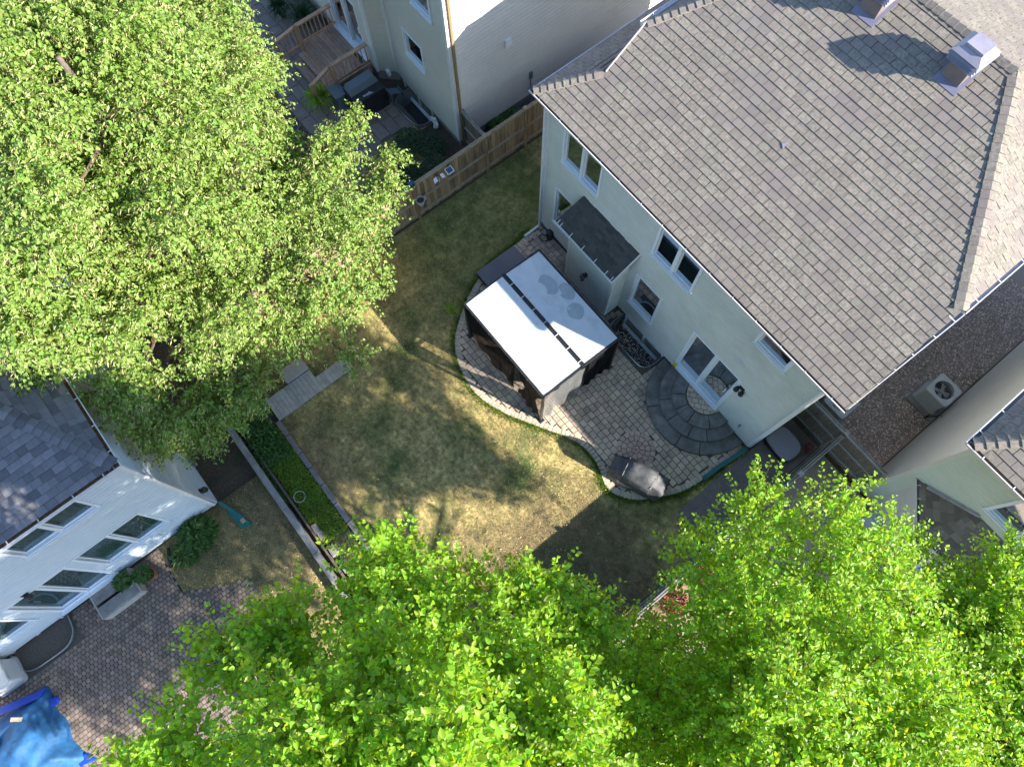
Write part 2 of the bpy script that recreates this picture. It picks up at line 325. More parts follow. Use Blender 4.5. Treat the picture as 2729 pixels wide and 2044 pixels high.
def halfplanes(poly):    # CCW convex polygon
    hp = []
    for i in range(len(poly)):
        (x0, y0), (x1, y1) = poly[i], poly[(i + 1) % len(poly)]; a, b = (y1 - y0), -(x1 - x0); l = math.hypot(a, b)
        if l > 1e-6: hp.append((a / l, b / l, (a * x0 + b * y0) / l))
    return hp
def area(p): return .5 * abs(sum(p[i][0] * p[(i + 1) % len(p)][1] - p[(i + 1) % len(p)][0] * p[i][1] for i in range(len(p))))

# leaves: numpy builder
def leafmesh(name, pos, dirs, nrm, ln, wd, mat, parent=None, fold=.25, six=True, curl=.15, **tg):
    n = len(pos); d = dirs / np.linalg.norm(dirs, axis=1, keepdims=True); s = np.cross(nrm, d); s /= (np.linalg.norm(s, axis=1, keepdims=True) + 1e-9); u = np.cross(d, s)
    ln = ln[:, None]; wd = wd[:, None]
    tip = pos + d * ln - u * ln * curl
    if six:
        a = pos + d * ln * .28 + s * wd * .46 + u * wd * fold; b = pos + d * ln * .66 + s * wd * .34 + u * wd * fold * .6 - u * ln * curl * .4
        c = pos + d * ln * .28 - s * wd * .46 + u * wd * fold; e = pos + d * ln * .66 - s * wd * .34 + u * wd * fold * .6 - u * ln * curl * .4
        V = np.stack([pos, a, b, tip, e, c], 1).reshape(-1, 3); k = 6; q = np.array([[0, 1, 2, 3], [0, 3, 4, 5]])
    else:
        a = pos + d * ln * .42 + s * wd * .5 + u * wd * fold; c = pos + d * ln * .42 - s * wd * .5 + u * wd * fold
        V = np.stack([pos, a, tip, c], 1).reshape(-1, 3); k = 4; q = np.array([[0, 1, 2], [0, 2, 3]])
    F = (q[None] + (np.arange(n) * k)[:, None, None]).reshape(-1, q.shape[1]); nf = len(F); nv = q.shape[1]
    org = worldloc(parent) if parent is not None else Vector((float(V[:, 0].mean()), float(V[:, 1].mean()), float(V[:, 2].min())))
    V = V - np.array(org)
    me = bpy.data.meshes.new(name); me.vertices.add(len(V)); me.vertices.foreach_set('co', V.astype(np.float32).ravel())
    me.loops.add(nf * nv); me.loops.foreach_set('vertex_index', F.astype(np.int32).ravel()); me.polygons.add(nf)
    me.polygons.foreach_set('loop_start', np.arange(0, nf * nv, nv, dtype=np.int32)); me.update(calc_edges=True); me.materials.append(mat)
    o = bpy.data.objects.new(name, me); COL.objects.link(o)
    if parent is not None: o.parent = parent
    else: o.location = org
    return tag(o, **tg)
def unit(v): return v / (np.linalg.norm(v, axis=-1, keepdims=True) + 1e-9)

# ------------------------------------------------------------------ ground and setting
WELLS = [(4.22, 6.2, -.83, .05), (-7.5, -5.8, -1.06, -.2), (1.19, 2.05, -20.75, -18.95), (-4.37, -3.8, 2.3, 3.6)]
HOUSES = [(-.0, 10.05, 0, 9.0)]
sheet('ground', -90, 110, -110, 90, -.05, WELLS, 'soil')
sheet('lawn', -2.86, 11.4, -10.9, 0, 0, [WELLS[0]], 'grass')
sheet('side_lawn', -2.86, -.05, .0, 9.5, .0, [], 'grass')
sheet('gravel_strip', 10.05, 13.05, 1.95, 14, .0, [], 'gravel')
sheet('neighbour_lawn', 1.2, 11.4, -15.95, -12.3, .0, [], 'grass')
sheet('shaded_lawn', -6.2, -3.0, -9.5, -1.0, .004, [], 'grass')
sheet('side_path', -4.3, -3.0, .0, 12, .002, [WELLS[3]], 'soil')
sheet('right_yard', 11.5, 26, -14, 1.7, .0, [], 'gravel')
def blades(name, n, region, mat, h=(.025, .055), **tg):
    x0, x1, y0, y1 = region[:4]; p = np.stack([rng.uniform(x0, x1, n), rng.uniform(y0, y1, n), np.zeros(n)], 1)
    keep = np.array([region[4](a[0], a[1]) for a in p]) if len(region) > 4 else np.ones(n, bool); p = p[keep]; n = len(p)
    d = np.stack([rng.normal(0, .6, n), rng.normal(0, .6, n), np.ones(n)], 1); nr = unit(np.stack([rng.normal(0, 1, n), rng.normal(0, 1, n), np.full(n, .4)], 1))
    return leafmesh(name, p, d, nr, rng.uniform(*h, n), rng.uniform(.008, .016, n), MAT[mat] if isinstance(mat, str) else mat, six=False, fold=.05, curl=.3, kind='stuff', **tg)

# ------------------------------------------------------------------ patio behind the main house
PATIO = [(-.05, .0), (-.04, -.6), (.0, -1.2), (.05, -2.2), (.35, -3.25), (1.15, -4.55), (1.95, -5.2), (3.2, -5.5), (4.35, -5.22), (5.4, -4.65), (6.6, -4.0), (7.5, -3.95), (8.3, -4.2), (9.05, -3.8), (9.6, -2.9), (9.85, -2.2), (9.95, -1.2), (10.0, .0)]
PC = smoothcurve([(a, b, 0) for a, b in PATIO], 5)
SCX, SCY = 8.04, 0.0
pm = MB(); 
patio_poly = [(p.x, p.y) for p in PC]
FAN = (7.93, -2.72, .62)
def blocked(x, y, pad=0.0):
    return math.hypot(x - SCX, y - SCY) < 1.74 + pad or (4.16 - pad < x < 6.28 + pad and y > -.92 - pad) or (1.93 - pad < x < 3.94 + pad and y > -.62 - pad)
# bed
n0 = MB()
hx = sorted(set([round(-.1 + .2 * i, 3) for i in range(52)]))
for i in range(51):
    for j in range(29):
        x, y = -.1 + .2 * i + .1, -5.6 + .2 * j + .1
        if inside((x, y), patio_poly) and not (4.2 < x < 6.2 and y > -.83): n0.face([(x - .1, y - .1, .006), (x + .1, y - .1, .006), (x + .1, y + .1, .006), (x - .1, y + .1, .006)])
patio = n0.build('patio', 'sand', kind='structure')
pieces = []
PL_, PWD = .235, .185
row = 0; y = -.02
while y > -5.6:
    y1 = y - PWD; x = -.1 - (.5 * PL_ if row % 2 else 0)
    while x < 10.05:
        wdt = PL_ * (1 if random.random() < .72 else .78); x1 = x + wdt; cx, cy = (x + x1) / 2, (y + y1) / 2
        g = .007
        if not blocked(cx, cy) and math.hypot(cx - FAN[0], cy - FAN[1]) > FAN[2] - .03:
            rect = [(x + g, y1 + g), (x1 - g, y1 + g), (x1 - g, y - g), (x + g, y - g)]
            ins = [inside(p, patio_poly) for p in rect]
            dmin = min((Vector((cx, cy, 0)) - q).length for q in PC[5:])
            if all(ins) and dmin > .23: pieces.append((rect, 'paver', (cx, cy)))
            elif inside((cx, cy), patio_poly) and dmin > .14:
                sc = .72; pieces.append(([(cx + (a - cx) * sc, cy + (b - cy) * sc) for a, b in rect], 'paver', (cx, cy)))
        x = x1
    y = y1; row += 1
# border course following the curve
acc = 0; k = 5; L0 = PC[:]
dense = []
for a, b in zip(PC, PC[1:]):
    for t in range(6): dense.append(a.lerp(b, t / 6))
dense.append(PC[-1]); step = .115; last = dense[20]; lastn = None
for q in dense[21:]:
    if (q - last).length >= step:
        d = (q - last).normalized(); nn = Vector((-d.y, d.x, 0)) 
        a, b = last + d * .005, q - d * .005; i0, i1 = a + nn * .19, b + nn * .19
        pieces.append(([(a.x, a.y), (b.x, b.y), (i1.x, i1.y), (i0.x, i0.y)], 'edge', ((a.x + i1.x) / 2, (a.y + i1.y) / 2))); last = q
# rosette of pinkish pavers
for r0, r1, nseg in ((0.02, .13, 5), (.14, .29, 9), (.30, .45, 14), (.46, .61, 19)):
    for s_ in range(nseg):
        a0 = 2 * math.pi * s_ / nseg + .05 + r0; a1 = 2 * math.pi * (s_ + .93) / nseg + .05 + r0
        pts = [(FAN[0] + r1 * math.cos(a0), FAN[1] + r1 * math.sin(a0)), (FAN[0] + r1 * math.cos((a0 + a1) / 2), FAN[1] + r1 * math.sin((a0 + a1) / 2)), (FAN[0] + r1 * math.cos(a1), FAN[1] + r1 * math.sin(a1)), (FAN[0] + r0 * math.cos(a1), FAN[1] + r0 * math.sin(a1)), (FAN[0] + r0 * math.cos(a0), FAN[1] + r0 * math.sin(a0))]
        pieces.append((pts, 'pink', (FAN[0] + r1 * math.cos(a0), FAN[1] + r1 * math.sin(a0))))
def pave(parent, pieces, zb, zt, mats, name='paver', limit=300, score=None):
    """the largest in view become parts that share mesh data, the rest one joined part"""
    score = score or (lambda c: (Vector((c[0], c[1], 0)) - CAM).length)
    pieces = sorted(pieces, key=lambda p: (0 if inview((p[2][0], p[2][1], 0)) else 1, score(p[2])))
    cache = {}; rest = {}
    for i, (poly, kind, c) in enumerate(pieces):
        dz = random.uniform(-.003, .003)
        if i < limit:
            key = (kind, len(poly), round(poly[1][0] - poly[0][0], 3), round(poly[2][1] - poly[1][1], 3), round(poly[1][1] - poly[0][1], 3))
            if key not in cache:
                m = MB(); m.prism([(a - c[0], b - c[1]) for a, b in poly], zb - zt, 0, inset=.006); cache[key] = mesh_only(m, name, mats[kind])
            o = place(cache[key], name, (c[0], c[1], zt + dz + (.007 if kind == 'pink' else 0)), parent)
        else:
            m = rest.setdefault(kind, MB()); m.prism(poly, zb, zt + dz + (.007 if kind == 'pink' else 0), inset=.006)
    for kind, m in rest.items(): m.build(name + '_field', mats[kind], parent, kind='stuff')
def notunder_gz(c): return (0 if not (1.7 < c[0] < 5.3 and -4.0 < c[1] < -.6) else 50) + (Vector((c[0], c[1], 0)) - CAM).length
pave(patio, pieces, .004, .03, dict(paver='paver', edge='edge_paver', pink='paver_pink'), limit=298, score=notunder_gz)

# semicircular steps: each stone block is a part
steps = thing('patio_steps', (SCX, SCY, 0), 'three tiered half round dark stone steps below the sliding patio door', 'steps')
def arcblock(m, r0, r1, a0, a1, z0, z1, n=8):
    for i in range(n):
        t0, t1 = a0 + (a1 - a0) * i / n, a0 + (a1 - a0) * (i + 1) / n
        P = lambda r, t, z: (SCX + r * math.cos(t), SCY - .02 + r * math.sin(t), z)
        b = [P(r0, t0, z0), P(r1, t0, z0), P(r1, t1, z0), P(r0, t1, z0)]; tt = [P(r0, t0, z1), P(r1 - .012, t0, z1), P(r1 - .012, t1, z1), P(r0, t1, z1)]
        nn = len(m.v); m.v += b + tt
        fs = [(4, 5, 6, 7), (1, 2, 6, 5), (0, 4, 7, 3)] + ([(0, 1, 5, 4)] if i == 0 else []) + ([(2, 3, 7, 6)] if i == n - 1 else [])
        for f in fs: m.f.append(tuple(nn + q for q in f)); m.m.append(0)
PI = math.pi
for r0, r1, z0, z1, cuts in ((1.36, 1.79, 0, .17, (0, .33, .60, .74, 1)), (.99, 1.41, .0, .34, (0, .30, .46, .64, .78, 1)), (.62, 1.04, .0, .51, (0, .26, .42, .58, .8, 1))):
    for c0, c1 in zip(cuts, cuts[1:]):
        m = MB(); gap = .014 / r1; arcblock(m, r0, r1, PI + PI * c0 + gap, PI + PI * c1 - gap, z0, z1 + random.uniform(-.003, .003)); m.build('stone_block', 'step', steps)
m = MB(); arcblock(m, 0.0, .61, PI, 2 * PI, 0, .485, 12); m.build('step_core', 'stepside', steps)
for i in range(-3, 4):
    for j in range(4):
        for hlf in (0, 1):
            pass
ang = R_(38)
for i in range(-5, 6):
    for j in range(-5, 6):
        u0 = i * .2 + (.1 if j % 2 else 0); v0 = j * .155
        quad = []
        for a, b in ((u0, v0), (u0 + .19, v0), (u0 + .19, v0 + .145), (u0, v0 + .145)):
            quad.append((SCX + a * math.cos(ang) - b * math.sin(ang), SCY + a * math.sin(ang) + b * math.cos(ang)))
        hp = [(0, 1, SCY - .03)] + [(math.cos(t), math.sin(t), SCX * math.cos(t) + SCY * math.sin(t) + .605) for t in [PI + PI * q / 12 for q in range(13)]]
        q = clip(quad, hp)
        if len(q) >= 3 and area(q) > .003:
            m = MB(); m.prism(q, .48, .515 + random.uniform(-.002, .002), inset=.005); m.build('paver', 'paver', steps)

# ------------------------------------------------------------------ siding, windows, gutters, roofs (shared builders)
def siding(mb, A, B, n, z0, z1, holes=(), lap=.105, out=.035, m=0):
    A = Vector((A[0], A[1], 0)); B = Vector((B[0], B[1], 0)); d = (B - A); Ln = d.length; d.normalize(); n = Vector((n[0], n[1], 0)).normalized()
    z = z0
    while z < z1 - 1e-4:
        zt = min(z + lap, z1); cz = (z + zt) / 2; segs = [(0, Ln)]
        for s0, s1, h0, h1 in holes:
            if h0 <= cz <= h1:
                ns = []
                for a, b in segs:
                    if s1 <= a or s0 >= b: ns.append((a, b)); continue
                    if s0 > a: ns.append((a, s0))
                    if s1 < b: ns.append((s1, b))
                segs = ns
        for a, b in segs:
            p, q = A + d * a, A + d * b; o = n * out; i = n * .001
            P = lambda v, zz: (v.x, v.y, zz)
            zm = z + (zt - z) * .62; o2 = n * (out * .85); mb.face([P(p + o, z), P(q + o, z), P(q + o2, zm), P(p + o2, zm)], m); mb.face([P(p + o2, zm), P(q + o2, zm), P(q + i, zt), P(p + i, zt)], m); mb.face([P(p + i, z), P(q + i, z), P(q + o, z), P(p + o, z)], m)
        z = zt
def window(parent, A, d, n, s0, s1, z0, z1, panes=2, curtains=(), name='window', frame=.075, door=False, depth=.55, blind=False, cmat='curtain', coff=.16):
    """d: direction along the wall, n: outward normal; s along the wall from A"""
    A = Vector((A[0], A[1], 0)); d = Vector((*d, 0)); n = Vector((*n, 0)); F = MB(); Zv = Vector((0, 0, 1))
    def bx(mb, a0, a1, c0, c1, h0, h1, m=0):
        P = lambda s, o, z: tuple(A + d * s + n * o + Zv * z)
        mb.hexa([P(a0, c0, h0), P(a1, c0, h0), P(a1, c1, h0), P(a0, c1, h0)], [P(a0, c0, h1), P(a1, c0, h1), P(a1, c1, h1), P(a0, c1, h1)], m)
    e = .002
    bx(F, s0 - frame, s0, -.08, .05, z0 - frame, z1 + frame); bx(F, s1, s1 + frame, -.08, .05, z0 - frame, z1 + frame)
    bx(F, s0 + e, s1 - e, -.08, .048, z0 - frame, z0); bx(F, s0 + e, s1 - e, -.08, .048, z1, z1 + frame)
    W = (s1 - s0) / panes
    for k in range(1, panes): bx(F, s0 + W * k - .045, s0 + W * k + .045, -.07, .03, z0 + e, z1 - e)
    fr = F.build(name, 'vinyl', parent)
    S = MB()
    if not door:
        bx(S, s0 - frame - .01, s1 + frame + .01, .052, .085, z0 - frame - .012, z0 - frame + .03); S.build('sill', 'vinyl', fr)
    I = MB(); a, b = s0, s1
    P = lambda s, o, z: tuple(A + d * s + n * o + Zv * z)
    I.face([P(a, -.082, z0), P(b, -.082, z0), P(b, -depth, z0), P(a, -depth, z0)], 1); I.face([P(a, -.082, z1), P(b, -.082, z1), P(b, -depth, z1), P(a, -depth, z1)])
    I.face([P(a, -depth, z0), P(b, -depth, z0), P(b, -depth, z1), P(a, -depth, z1)]); I.face([P(a, -.082, z0), P(a, -depth, z0), P(a, -depth, z1), P(a, -.082, z1)]); I.face([P(b, -.082, z0), P(b, -depth, z0), P(b, -depth, z1), P(b, -.082, z1)])
    I.build('room_recess', ['interior', 'floorwood'], fr)
    for k in range(panes):
        a, b = s0 + W * k + (.045 if k else 0), s0 + W * (k + 1) - (.045 if k < panes - 1 else 0)
        sf = .045; off = -.035 - (.02 if k % 2 else 0); Q = MB()
        bx(Q, a, a + sf, off - .02, off + .02, z0, z1); bx(Q, b - sf, b, off - .02, off + .02, z0, z1); bx(Q, a + sf + e, b - sf - e, off - .018, off + .018, z0, z0 + sf); bx(Q, a + sf + e, b - sf - e, off - .018, off + .018, z1 - sf, z1)
        Q.build('sash', 'vinyl', fr)
        G = MB(); bx(G, a + sf, b - sf, off - .004, off + .002, z0 + sf, z1 - sf); G.build('pane', 'glass', fr)
        if k in curtains:
            Cn = MB(); nn = 14; prev = None
            for q in range(nn + 1):
                s = a + .03 + (b - a - .06) * q / nn; o = -coff - .03 * (q % 2)
                if prev: Cn.face([P(prev[0], prev[1], z0 + .05), P(s, o, z0 + .05), P(s, o, z1), P(prev[0], prev[1], z1)])
                prev = (s, o)
            Cn.build('curtain', cmat, fr)  # real drapes, and also the folds that imitate pane reflections
        if blind:
            Bm = MB(); zz = z1 - .04
            while zz > z0 + (z1 - z0) * .25:
                Bm.face([P(a + .05, -.12, zz), P(b - .05, -.12, zz), P(b - .05, -.145, zz - .035), P(a + .05, -.145, zz - .035)]); zz -= .045
            Bm.build('blind', 'blind', fr)
    if door:
        H = MB(); s = s0 + W * (panes - 1) + W - .12 if panes > 1 else s1 - .1
        bx(H, s, s + .03, .0, .05, (z0 + z1) / 2 - .15, (z0 + z1) / 2 + .12); H.build('handle', 'white', fr)
        T = MB(); bx(T, s0 - .12, s1 + .12, -.02, .16, z0 - .12, z0 - .075); T.build('threshold', 'vinyl', fr)
    return fr
def gutter(parent, P0, P1, n, mat='gutter', dirt='dirt', hang=.75, wdt=.125, dep=.11):
    """open trough from P0 to P1 (outer top lip line), n points outward horizontally"""
    P0 = Vector(P0); P1 = Vector(P1); d = (P1 - P0); Ln = d.length; d.normalize(); n = Vector(n).normalized(); Zv = Vector((0, 0, 1)); g = MB()
    def strip(a, b, mi=0): g.face([P0 + a, P1 + a, P1 + b, P0 + b], mi)
    o = Vector((0, 0, 0)); lip = -n * .022
    prof = [lip - Zv * .012, lip, o, o - Zv * .03, -n * .03 - Zv * dep, -n * wdt - Zv * dep, -n * wdt]
    for a, b in zip(prof, prof[1:]): strip(a, b)
    inn = [-n * .023 - Zv * .002, -n * .034 - Zv * (dep - .006), -n * (wdt - .004) - Zv * (dep - .006), -n * (wdt - .004)]
    for a, b in zip(inn, inn[1:]): strip(a, b)
    strip(-n * .026 - Zv * (dep * .62), -n * (wdt - .006) - Zv * (dep * .5), 1)
    for P in (P0, P1): g.face([P, P - Zv * .03, P - n * .03 - Zv * dep, P - n * wdt - Zv * dep, P - n * wdt])
    go = g.build('gutter', [mat, dirt], parent)
    hm = MB(); hm.bar((0, 0, 0), n * -(wdt + .03), .022, .012); hme = mesh_only(hm, 'gutter_hanger', mat)
    k = max(1, int(Ln / hang)); 
    for i in range(k):
        p = P0 + d * (Ln * (i + .5) / k + random.uniform(-.05, .05)); h = bpy.data.objects.new('gutter_hanger', hme); COL.objects.link(h); h.parent = go; h.location = p - worldloc(go) + Zv * .004
    return go
class Roof:
    def __init__(s, house, mat, tabw=.28, expo=.208, gap=.010, th=.016, irregular=False, limit=300):
        s.h = house; s.mat = mat; s.tabs = []; s.tabw = tabw; s.expo = expo; s.gap = gap; s.th = th; s.irr = irregular; s.limit = limit; s.body = MB()
    def plane(s, O, U, V, regions, vmax, th=None):
        """O origin 3d, U unit along eave, V unit up slope; regions: fn(vc)-> halfplanes in (u,v) or convex poly list"""
        O = Vector(O); U = Vector(U).normalized(); V = Vector(V).normalized(); N = U.cross(V).normalized(); 
        hpf = regions if callable(regions) else (lambda vc, h=halfplanes(regions): h)
        us = [-30, 30]
        if not callable(regions): us = [min(p[0] for p in regions), max(p[0] for p in regions)]
        else: us = [-1.5, 12.5]
        r = 0; v = 0
        while v < vmax:
            u = us[0] - random.uniform(0, s.tabw) if s.irr else us[0] - s.tabw * (.5 if r % 2 else 0)
            hp = hpf(v + s.expo / 2)
            while u < us[1]:
                tw = s.tabw * (random.uniform(.55, 1.15) if s.irr else 1)
                g = s.gap / 2 * (1 if random.random() > .06 else 2.4)
                q = clip([(u + g, v + .004), (u + tw - g, v + .004), (u + tw - g, v + s.expo + .0), (u + g, v + s.expo + .0)], hp)
                if len(q) >= 3 and area(q) > .0015:
                    full = len(q) == 4 and abs(area(q) - (tw - 2 * g) * (s.expo - .004)) < 1e-5 and not s.irr
                    c = O + U * (u + tw / 2) + V * (v + s.expo / 2)
                    s.tabs.append((c, O, U, V, N, q, v, full and abs(g - s.gap / 2) < 1e-6, u))
                u += tw
            v += s.expo; r += 1
    def deck(s, pts, th=.05):
        pts = [Vector(p) for p in pts]; n = (pts[1] - pts[0]).cross(pts[2] - pts[0]).normalized()
        if n.z < 0: pts.reverse(); n = -n
        s.body.hexa([p - n * th for p in pts], [p - n * .001 for p in pts])
    def tabmesh(s, m, q, v, xf):
        th = s.th + (random.uniform(-.003, .006) if s.irr else random.uniform(-.0015, .0015))
        k = len(q); top = [xf(a, b, .003 + th * (1 - (b - v) / s.expo)) for a, b in q]; bot = [xf(a, b, 0) for a, b in q]
        n = len(m.v); m.v += [tuple(p) for p in bot] + [tuple(p) for p in top]
        for i in range(k): m.f.append((n + i, n + (i + 1) % k, n + k + (i + 1) % k, n + k + i)); m.m.append(0)
        m.f.append(tuple(range(n + k, n + 2 * k))); m.m.append(0)
    def finish(s, extra=None):
        roof = s.body.build('roof', 'underlay', s.h); o0 = worldloc(roof)
        s.tabs.sort(key=lambda t: (0 if inview(t[0]) else 1, (t[0] - CAM).length))
        rest = MB(); variants = None
        full = []
        for i, (c, O, U, V, N, q, v, isfull, u) in enumerate(s.tabs):
            if i < s.limit:
                if isfull:
                    if variants is None:
                        variants = []
                        for _ in range(4):
                            m = MB(); s.tabmesh(m, [(a - s.gap / 2 * 0 - u, b - v) for a, b in q], 0, lambda a, b, h: (a, b, h)); variants.append(mesh_only(m, 'shingle', s.mat))
                    base = O + U * u + V * v; me = random.choice(variants)
                else:
                    m = MB(); s.tabmesh(m, [(a - u, b - v) for a, b in q], 0, lambda a, b, h: (a, b, h)); me = mesh_only(m, 'shingle', s.mat); base = O + U * u + V * v
                mw = Matrix(((U.x, V.x, N.x, base.x - o0.x), (U.y, V.y, N.y, base.y - o0.y), (U.z, V.z, N.z, base.z - o0.z), (0, 0, 0, 1)))
                place(me, 'shingle', None, roof, mw=mw)
            else: s.tabmesh(rest, q, v, lambda a, b, h: O + U * a + V * b + N * h)
        if rest.f: rest.build('shingle_field', s.mat, roof, kind='stuff')
        return roof
def hipcaps(roof, P0, P1, nA, nB, mat, wdt=.16, pitch=.2, lift=.02, start=.0, th=.012):
    """overlapping bent cap pieces from the low end P0 to the high end P1; nA, nB: directions down each side"""
    P0 = Vector(P0); P1 = Vector(P1); d = (P1 - P0); Ln = d.length; d.normalize(); a = Vector(nA); b = Vector(nB)
    a = (a - d * a.dot(d)).normalized(); b = (b - d * b.dot(d)).normalized(); up = (-(a + b)).normalized()
    if up.z < 0: up = -up
    m = MB(); l = pitch + .03
    T = [(0, .03 + th), (l, .008 + th * .3)]; vs = []
    for t, h in T:
        c = d * t + up * (h + .006); vs += [tuple(c + a * wdt), tuple(c + up * .006), tuple(c + b * wdt)]
        vs += [tuple(c + a * wdt - up * .02), tuple(c - up * .02), tuple(c + b * wdt - up * .02)]
    m.v = vs; m.f = [(0, 1, 7, 6), (1, 2, 8, 7), (3, 4, 1, 0), (4, 5, 2, 1), (0, 6, 9, 3), (2, 5, 11, 8), (9, 6, 7, 10), (10, 7, 8, 11)]; m.m = [0] * 8
    me = mesh_only(m, 'ridge_cap', mat); n = int(Ln / pitch)
    for i in range(n):
        o = bpy.data.objects.new('ridge_cap', me); COL.objects.link(o); o.parent = roof; o.location = P0 + d * (pitch * i) - worldloc(roof)
def downspout(parent, pts, mat='gutter', w_=.075, name='downspout'):
    m = MB()
    for a, b in zip(pts, pts[1:]): m.bar(a, b, w_, w_ * .75, up=(0.01, .02, 1))
    return m.build(name, mat, parent)
def well(parent, pts, zb, zt, mat='metal', inner=None):
    """corrugated metal window well along the open curve pts"""
    c = smoothcurve([(x, y, 0) for x, y in pts], 6); m = MB(); cor = 9
    zs = [zb + (zt - zb) * i / (cor * 2) for i in range(cor * 2 + 1)]
    nn = []
    for i, p in enumerate(c):
        d = (c[min(i + 1, len(c) - 1)] - c[max(0, i - 1)]).normalized(); nn.append(Vector((-d.y, d.x, 0)))
    for i in range(len(c) - 1):
        for j in range(len(zs) - 1):
            o0 = .012 * (j % 2); o1 = .012 * ((j + 1) % 2)
            m.face([(*(c[i] + nn[i] * o0).xy, zs[j]), (*(c[i + 1] + nn[i + 1] * o0).xy, zs[j]), (*(c[i + 1] + nn[i + 1] * o1).xy, zs[j + 1]), (*(c[i] + nn[i] * o1).xy, zs[j + 1])])
    m.tube([(p.x, p.y, zt) for p in c], .022, 6)
    o = m.build('window_well', mat, parent)
    f = MB(); f.face([(p.x, p.y, zb + .08) for p in c]); f.build('well_gravel', 'wellgravel', o); return o

# ================================================================== MAIN HOUSE
ZS = .32
main = thing('brick_free_house', (5.0, 4.5, 0), 'main grey green sided house with large taupe shingle hip roof and sliding patio door', 'house')
main.name = 'main_house'
EZ, TP, Y0 = 6.5, .4163, -.31
def pz(y): return EZ + TP * (y - Y0)
holesB = [(.78, 2.2, 4.62, 5.95), (.62, 1.45, 1.2, 3.03), (4.52, 5.93, 4.62, 5.95), (4.33, 5.27, 1.28, 3.0), (6.71, 8.45, .0, 3.1), (8.12, 9.04, 5.36, 5.98)]
m = MB(); siding(m, (0, 0), (10.05, 0), (0, -1), ZS, 6.3, [(.70, 2.28, 4.53, 6.02), (.54, 1.52, 1.12, 3.1), (4.44, 6.01, 4.53, 6.02), (4.25, 5.35, 1.2, 3.08), (6.63, 8.53, .0, 3.18), (8.04, 9.12, 5.28, 6.05)], lap=.125)
m.build('back_wall', 'siding_main', main)
m = MB(); siding(m, (0, 10.5), (0, 0), (-1, 0), ZS, 6.3, (), lap=.1); siding(m, (0.78, 10.3), (0.78, 2.75), (-1, 0), 7.0, 7.66, (), lap=.1); m.build('side_wall', 'siding_main', main)
m = MB(); siding(m, (10.05, 0), (10.05, 10.3), (1, 0), ZS, 6.3, (), lap=.1); m.build('side_wall', 'siding_main', main)
m = MB(); m.box(.03, 10.02, .03, 10.9, -.8, ZS + .01); m.build('foundation', 'concrete', main)
for (x0, x1, y0, y1) in ((-.035, .07, -.035, .07), (9.98, 10.085, -.035, .07)):
    m = MB(); m.box(x0, x1, y0, y1, ZS, 6.3); m.build('corner_trim', 'trim', main)
m = MB(); m.box(0.08, 6.55, -.04, -.002, ZS - .05, ZS + .03); m.box(8.6, 9.97, -.04, -.002, ZS - .05, ZS + .03); m.build('base_trim', 'trim', main)
m = MB(); m.box(-.3, 10.4, -.19, .4, 6.3, 6.34); m.box(-.3, 0, .4, 10.6, 6.3, 6.34); m.build('soffit', 'trim', main)
m = MB(); m.box(-.35, 10.45, -.215, -.19, 6.3, 6.47); m.box(-.35, -.33, -.19, 10.5, 6.3, 6.47); m.build('fascia', 'trim', main)
A0, U0, N0 = (0, 0), (1, 0), (0, -1)
window(main, A0, U0, N0, .78, 2.2, 4.62, 5.95, 2, curtains=(0,))
window(main, A0, U0, N0, .62, 1.45, 1.2, 3.03, 1)
window(main, A0, U0, N0, 4.52, 5.93, 4.62, 5.95, 2, curtains=(0, 1), cmat='blue_reflection', coff=.12)  # blue folded sheet stands in for the bluish reflection in these panes
window(main, A0, U0, N0, 4.33, 5.27, 1.28, 3.0, 1)
window(main, A0, U0, N0, 8.12, 9.04, 5.36, 5.98, 1)
window(main, A0, U0, N0, 6.71, 8.45, .66, 3.1, 2, name='sliding_door', door=True, frame=.09, depth=1.2)
m = MB()
window(main, (0, .02), U0, N0, 4.42, 6.12, -.52, .12, 2, name='basement_window', frame=.06, depth=.4)
well(main, [(4.24, .02), (4.26, -.5), (4.42, -.78), (4.8, -.83), (5.6, -.83), (6.0, -.78), (6.17, -.5), (6.19, .02)], -.72, .07)
# fireplace bump-out
bo = MB(); bx0, bx1, by = 1.97, 3.9, -.58
siding(bo, (bx0, by), (bx1, by), (0, -1), .2, 2.76, (), lap=.1); siding(bo, (bx0, 0), (bx0, by), (-1, 0), .2, 2.8, (), lap=.1); siding(bo, (bx1, by), (bx1, 0), (1, 0), .2, 2.8, (), lap=.1)
bump = bo.build('fireplace_box', 'siding_main', main)
m = MB()
for x in (bx0, bx1): m.box(x - .05, x + .05, by - .04, by + .05, .2, 2.74)
for x in (bx0 - .03, bx1 - .04): m.box(x, x + .07, -.07, -.001, .2, 2.9)
m.box(bx0 + .06, bx1 - .06, by - .035, by - .002, .16, .24); m.box(bx1 + .001, bx1 + .035, by + .06, -.08, .16, .24); m.build('corner_trim', 'trim', bump)
R0 = Vector((bx0 - .32, by - .1, 2.75)); R1 = Vector((bx1 + .18, 0, 4.02)); R0 = Vector((1.3, -.66, 2.72)); R1 = Vector((4.1, -.01, 4.02))
m = MB(); pts = [(R0.x + .1, R0.y, R0.z), (R1.x - .18, R0.y, R0.z), (R1.x, R1.y, R1.z), (1.74, R1.y, R1.z)]
pts = [(1.30, -.66, 2.72), (3.92, -.66, 2.72), (4.14, -.01, 4.03), (1.74, -.01, 4.03)]
nb = (Vector(pts[1]) - Vector(pts[0])).cross(Vector(pts[3]) - Vector(pts[0])).normalized()
m.hexa([Vector(p) - nb * .05 for p in pts], [Vector(p) for p in pts]); br = m.build('bump_roof', 'underlay', bump)
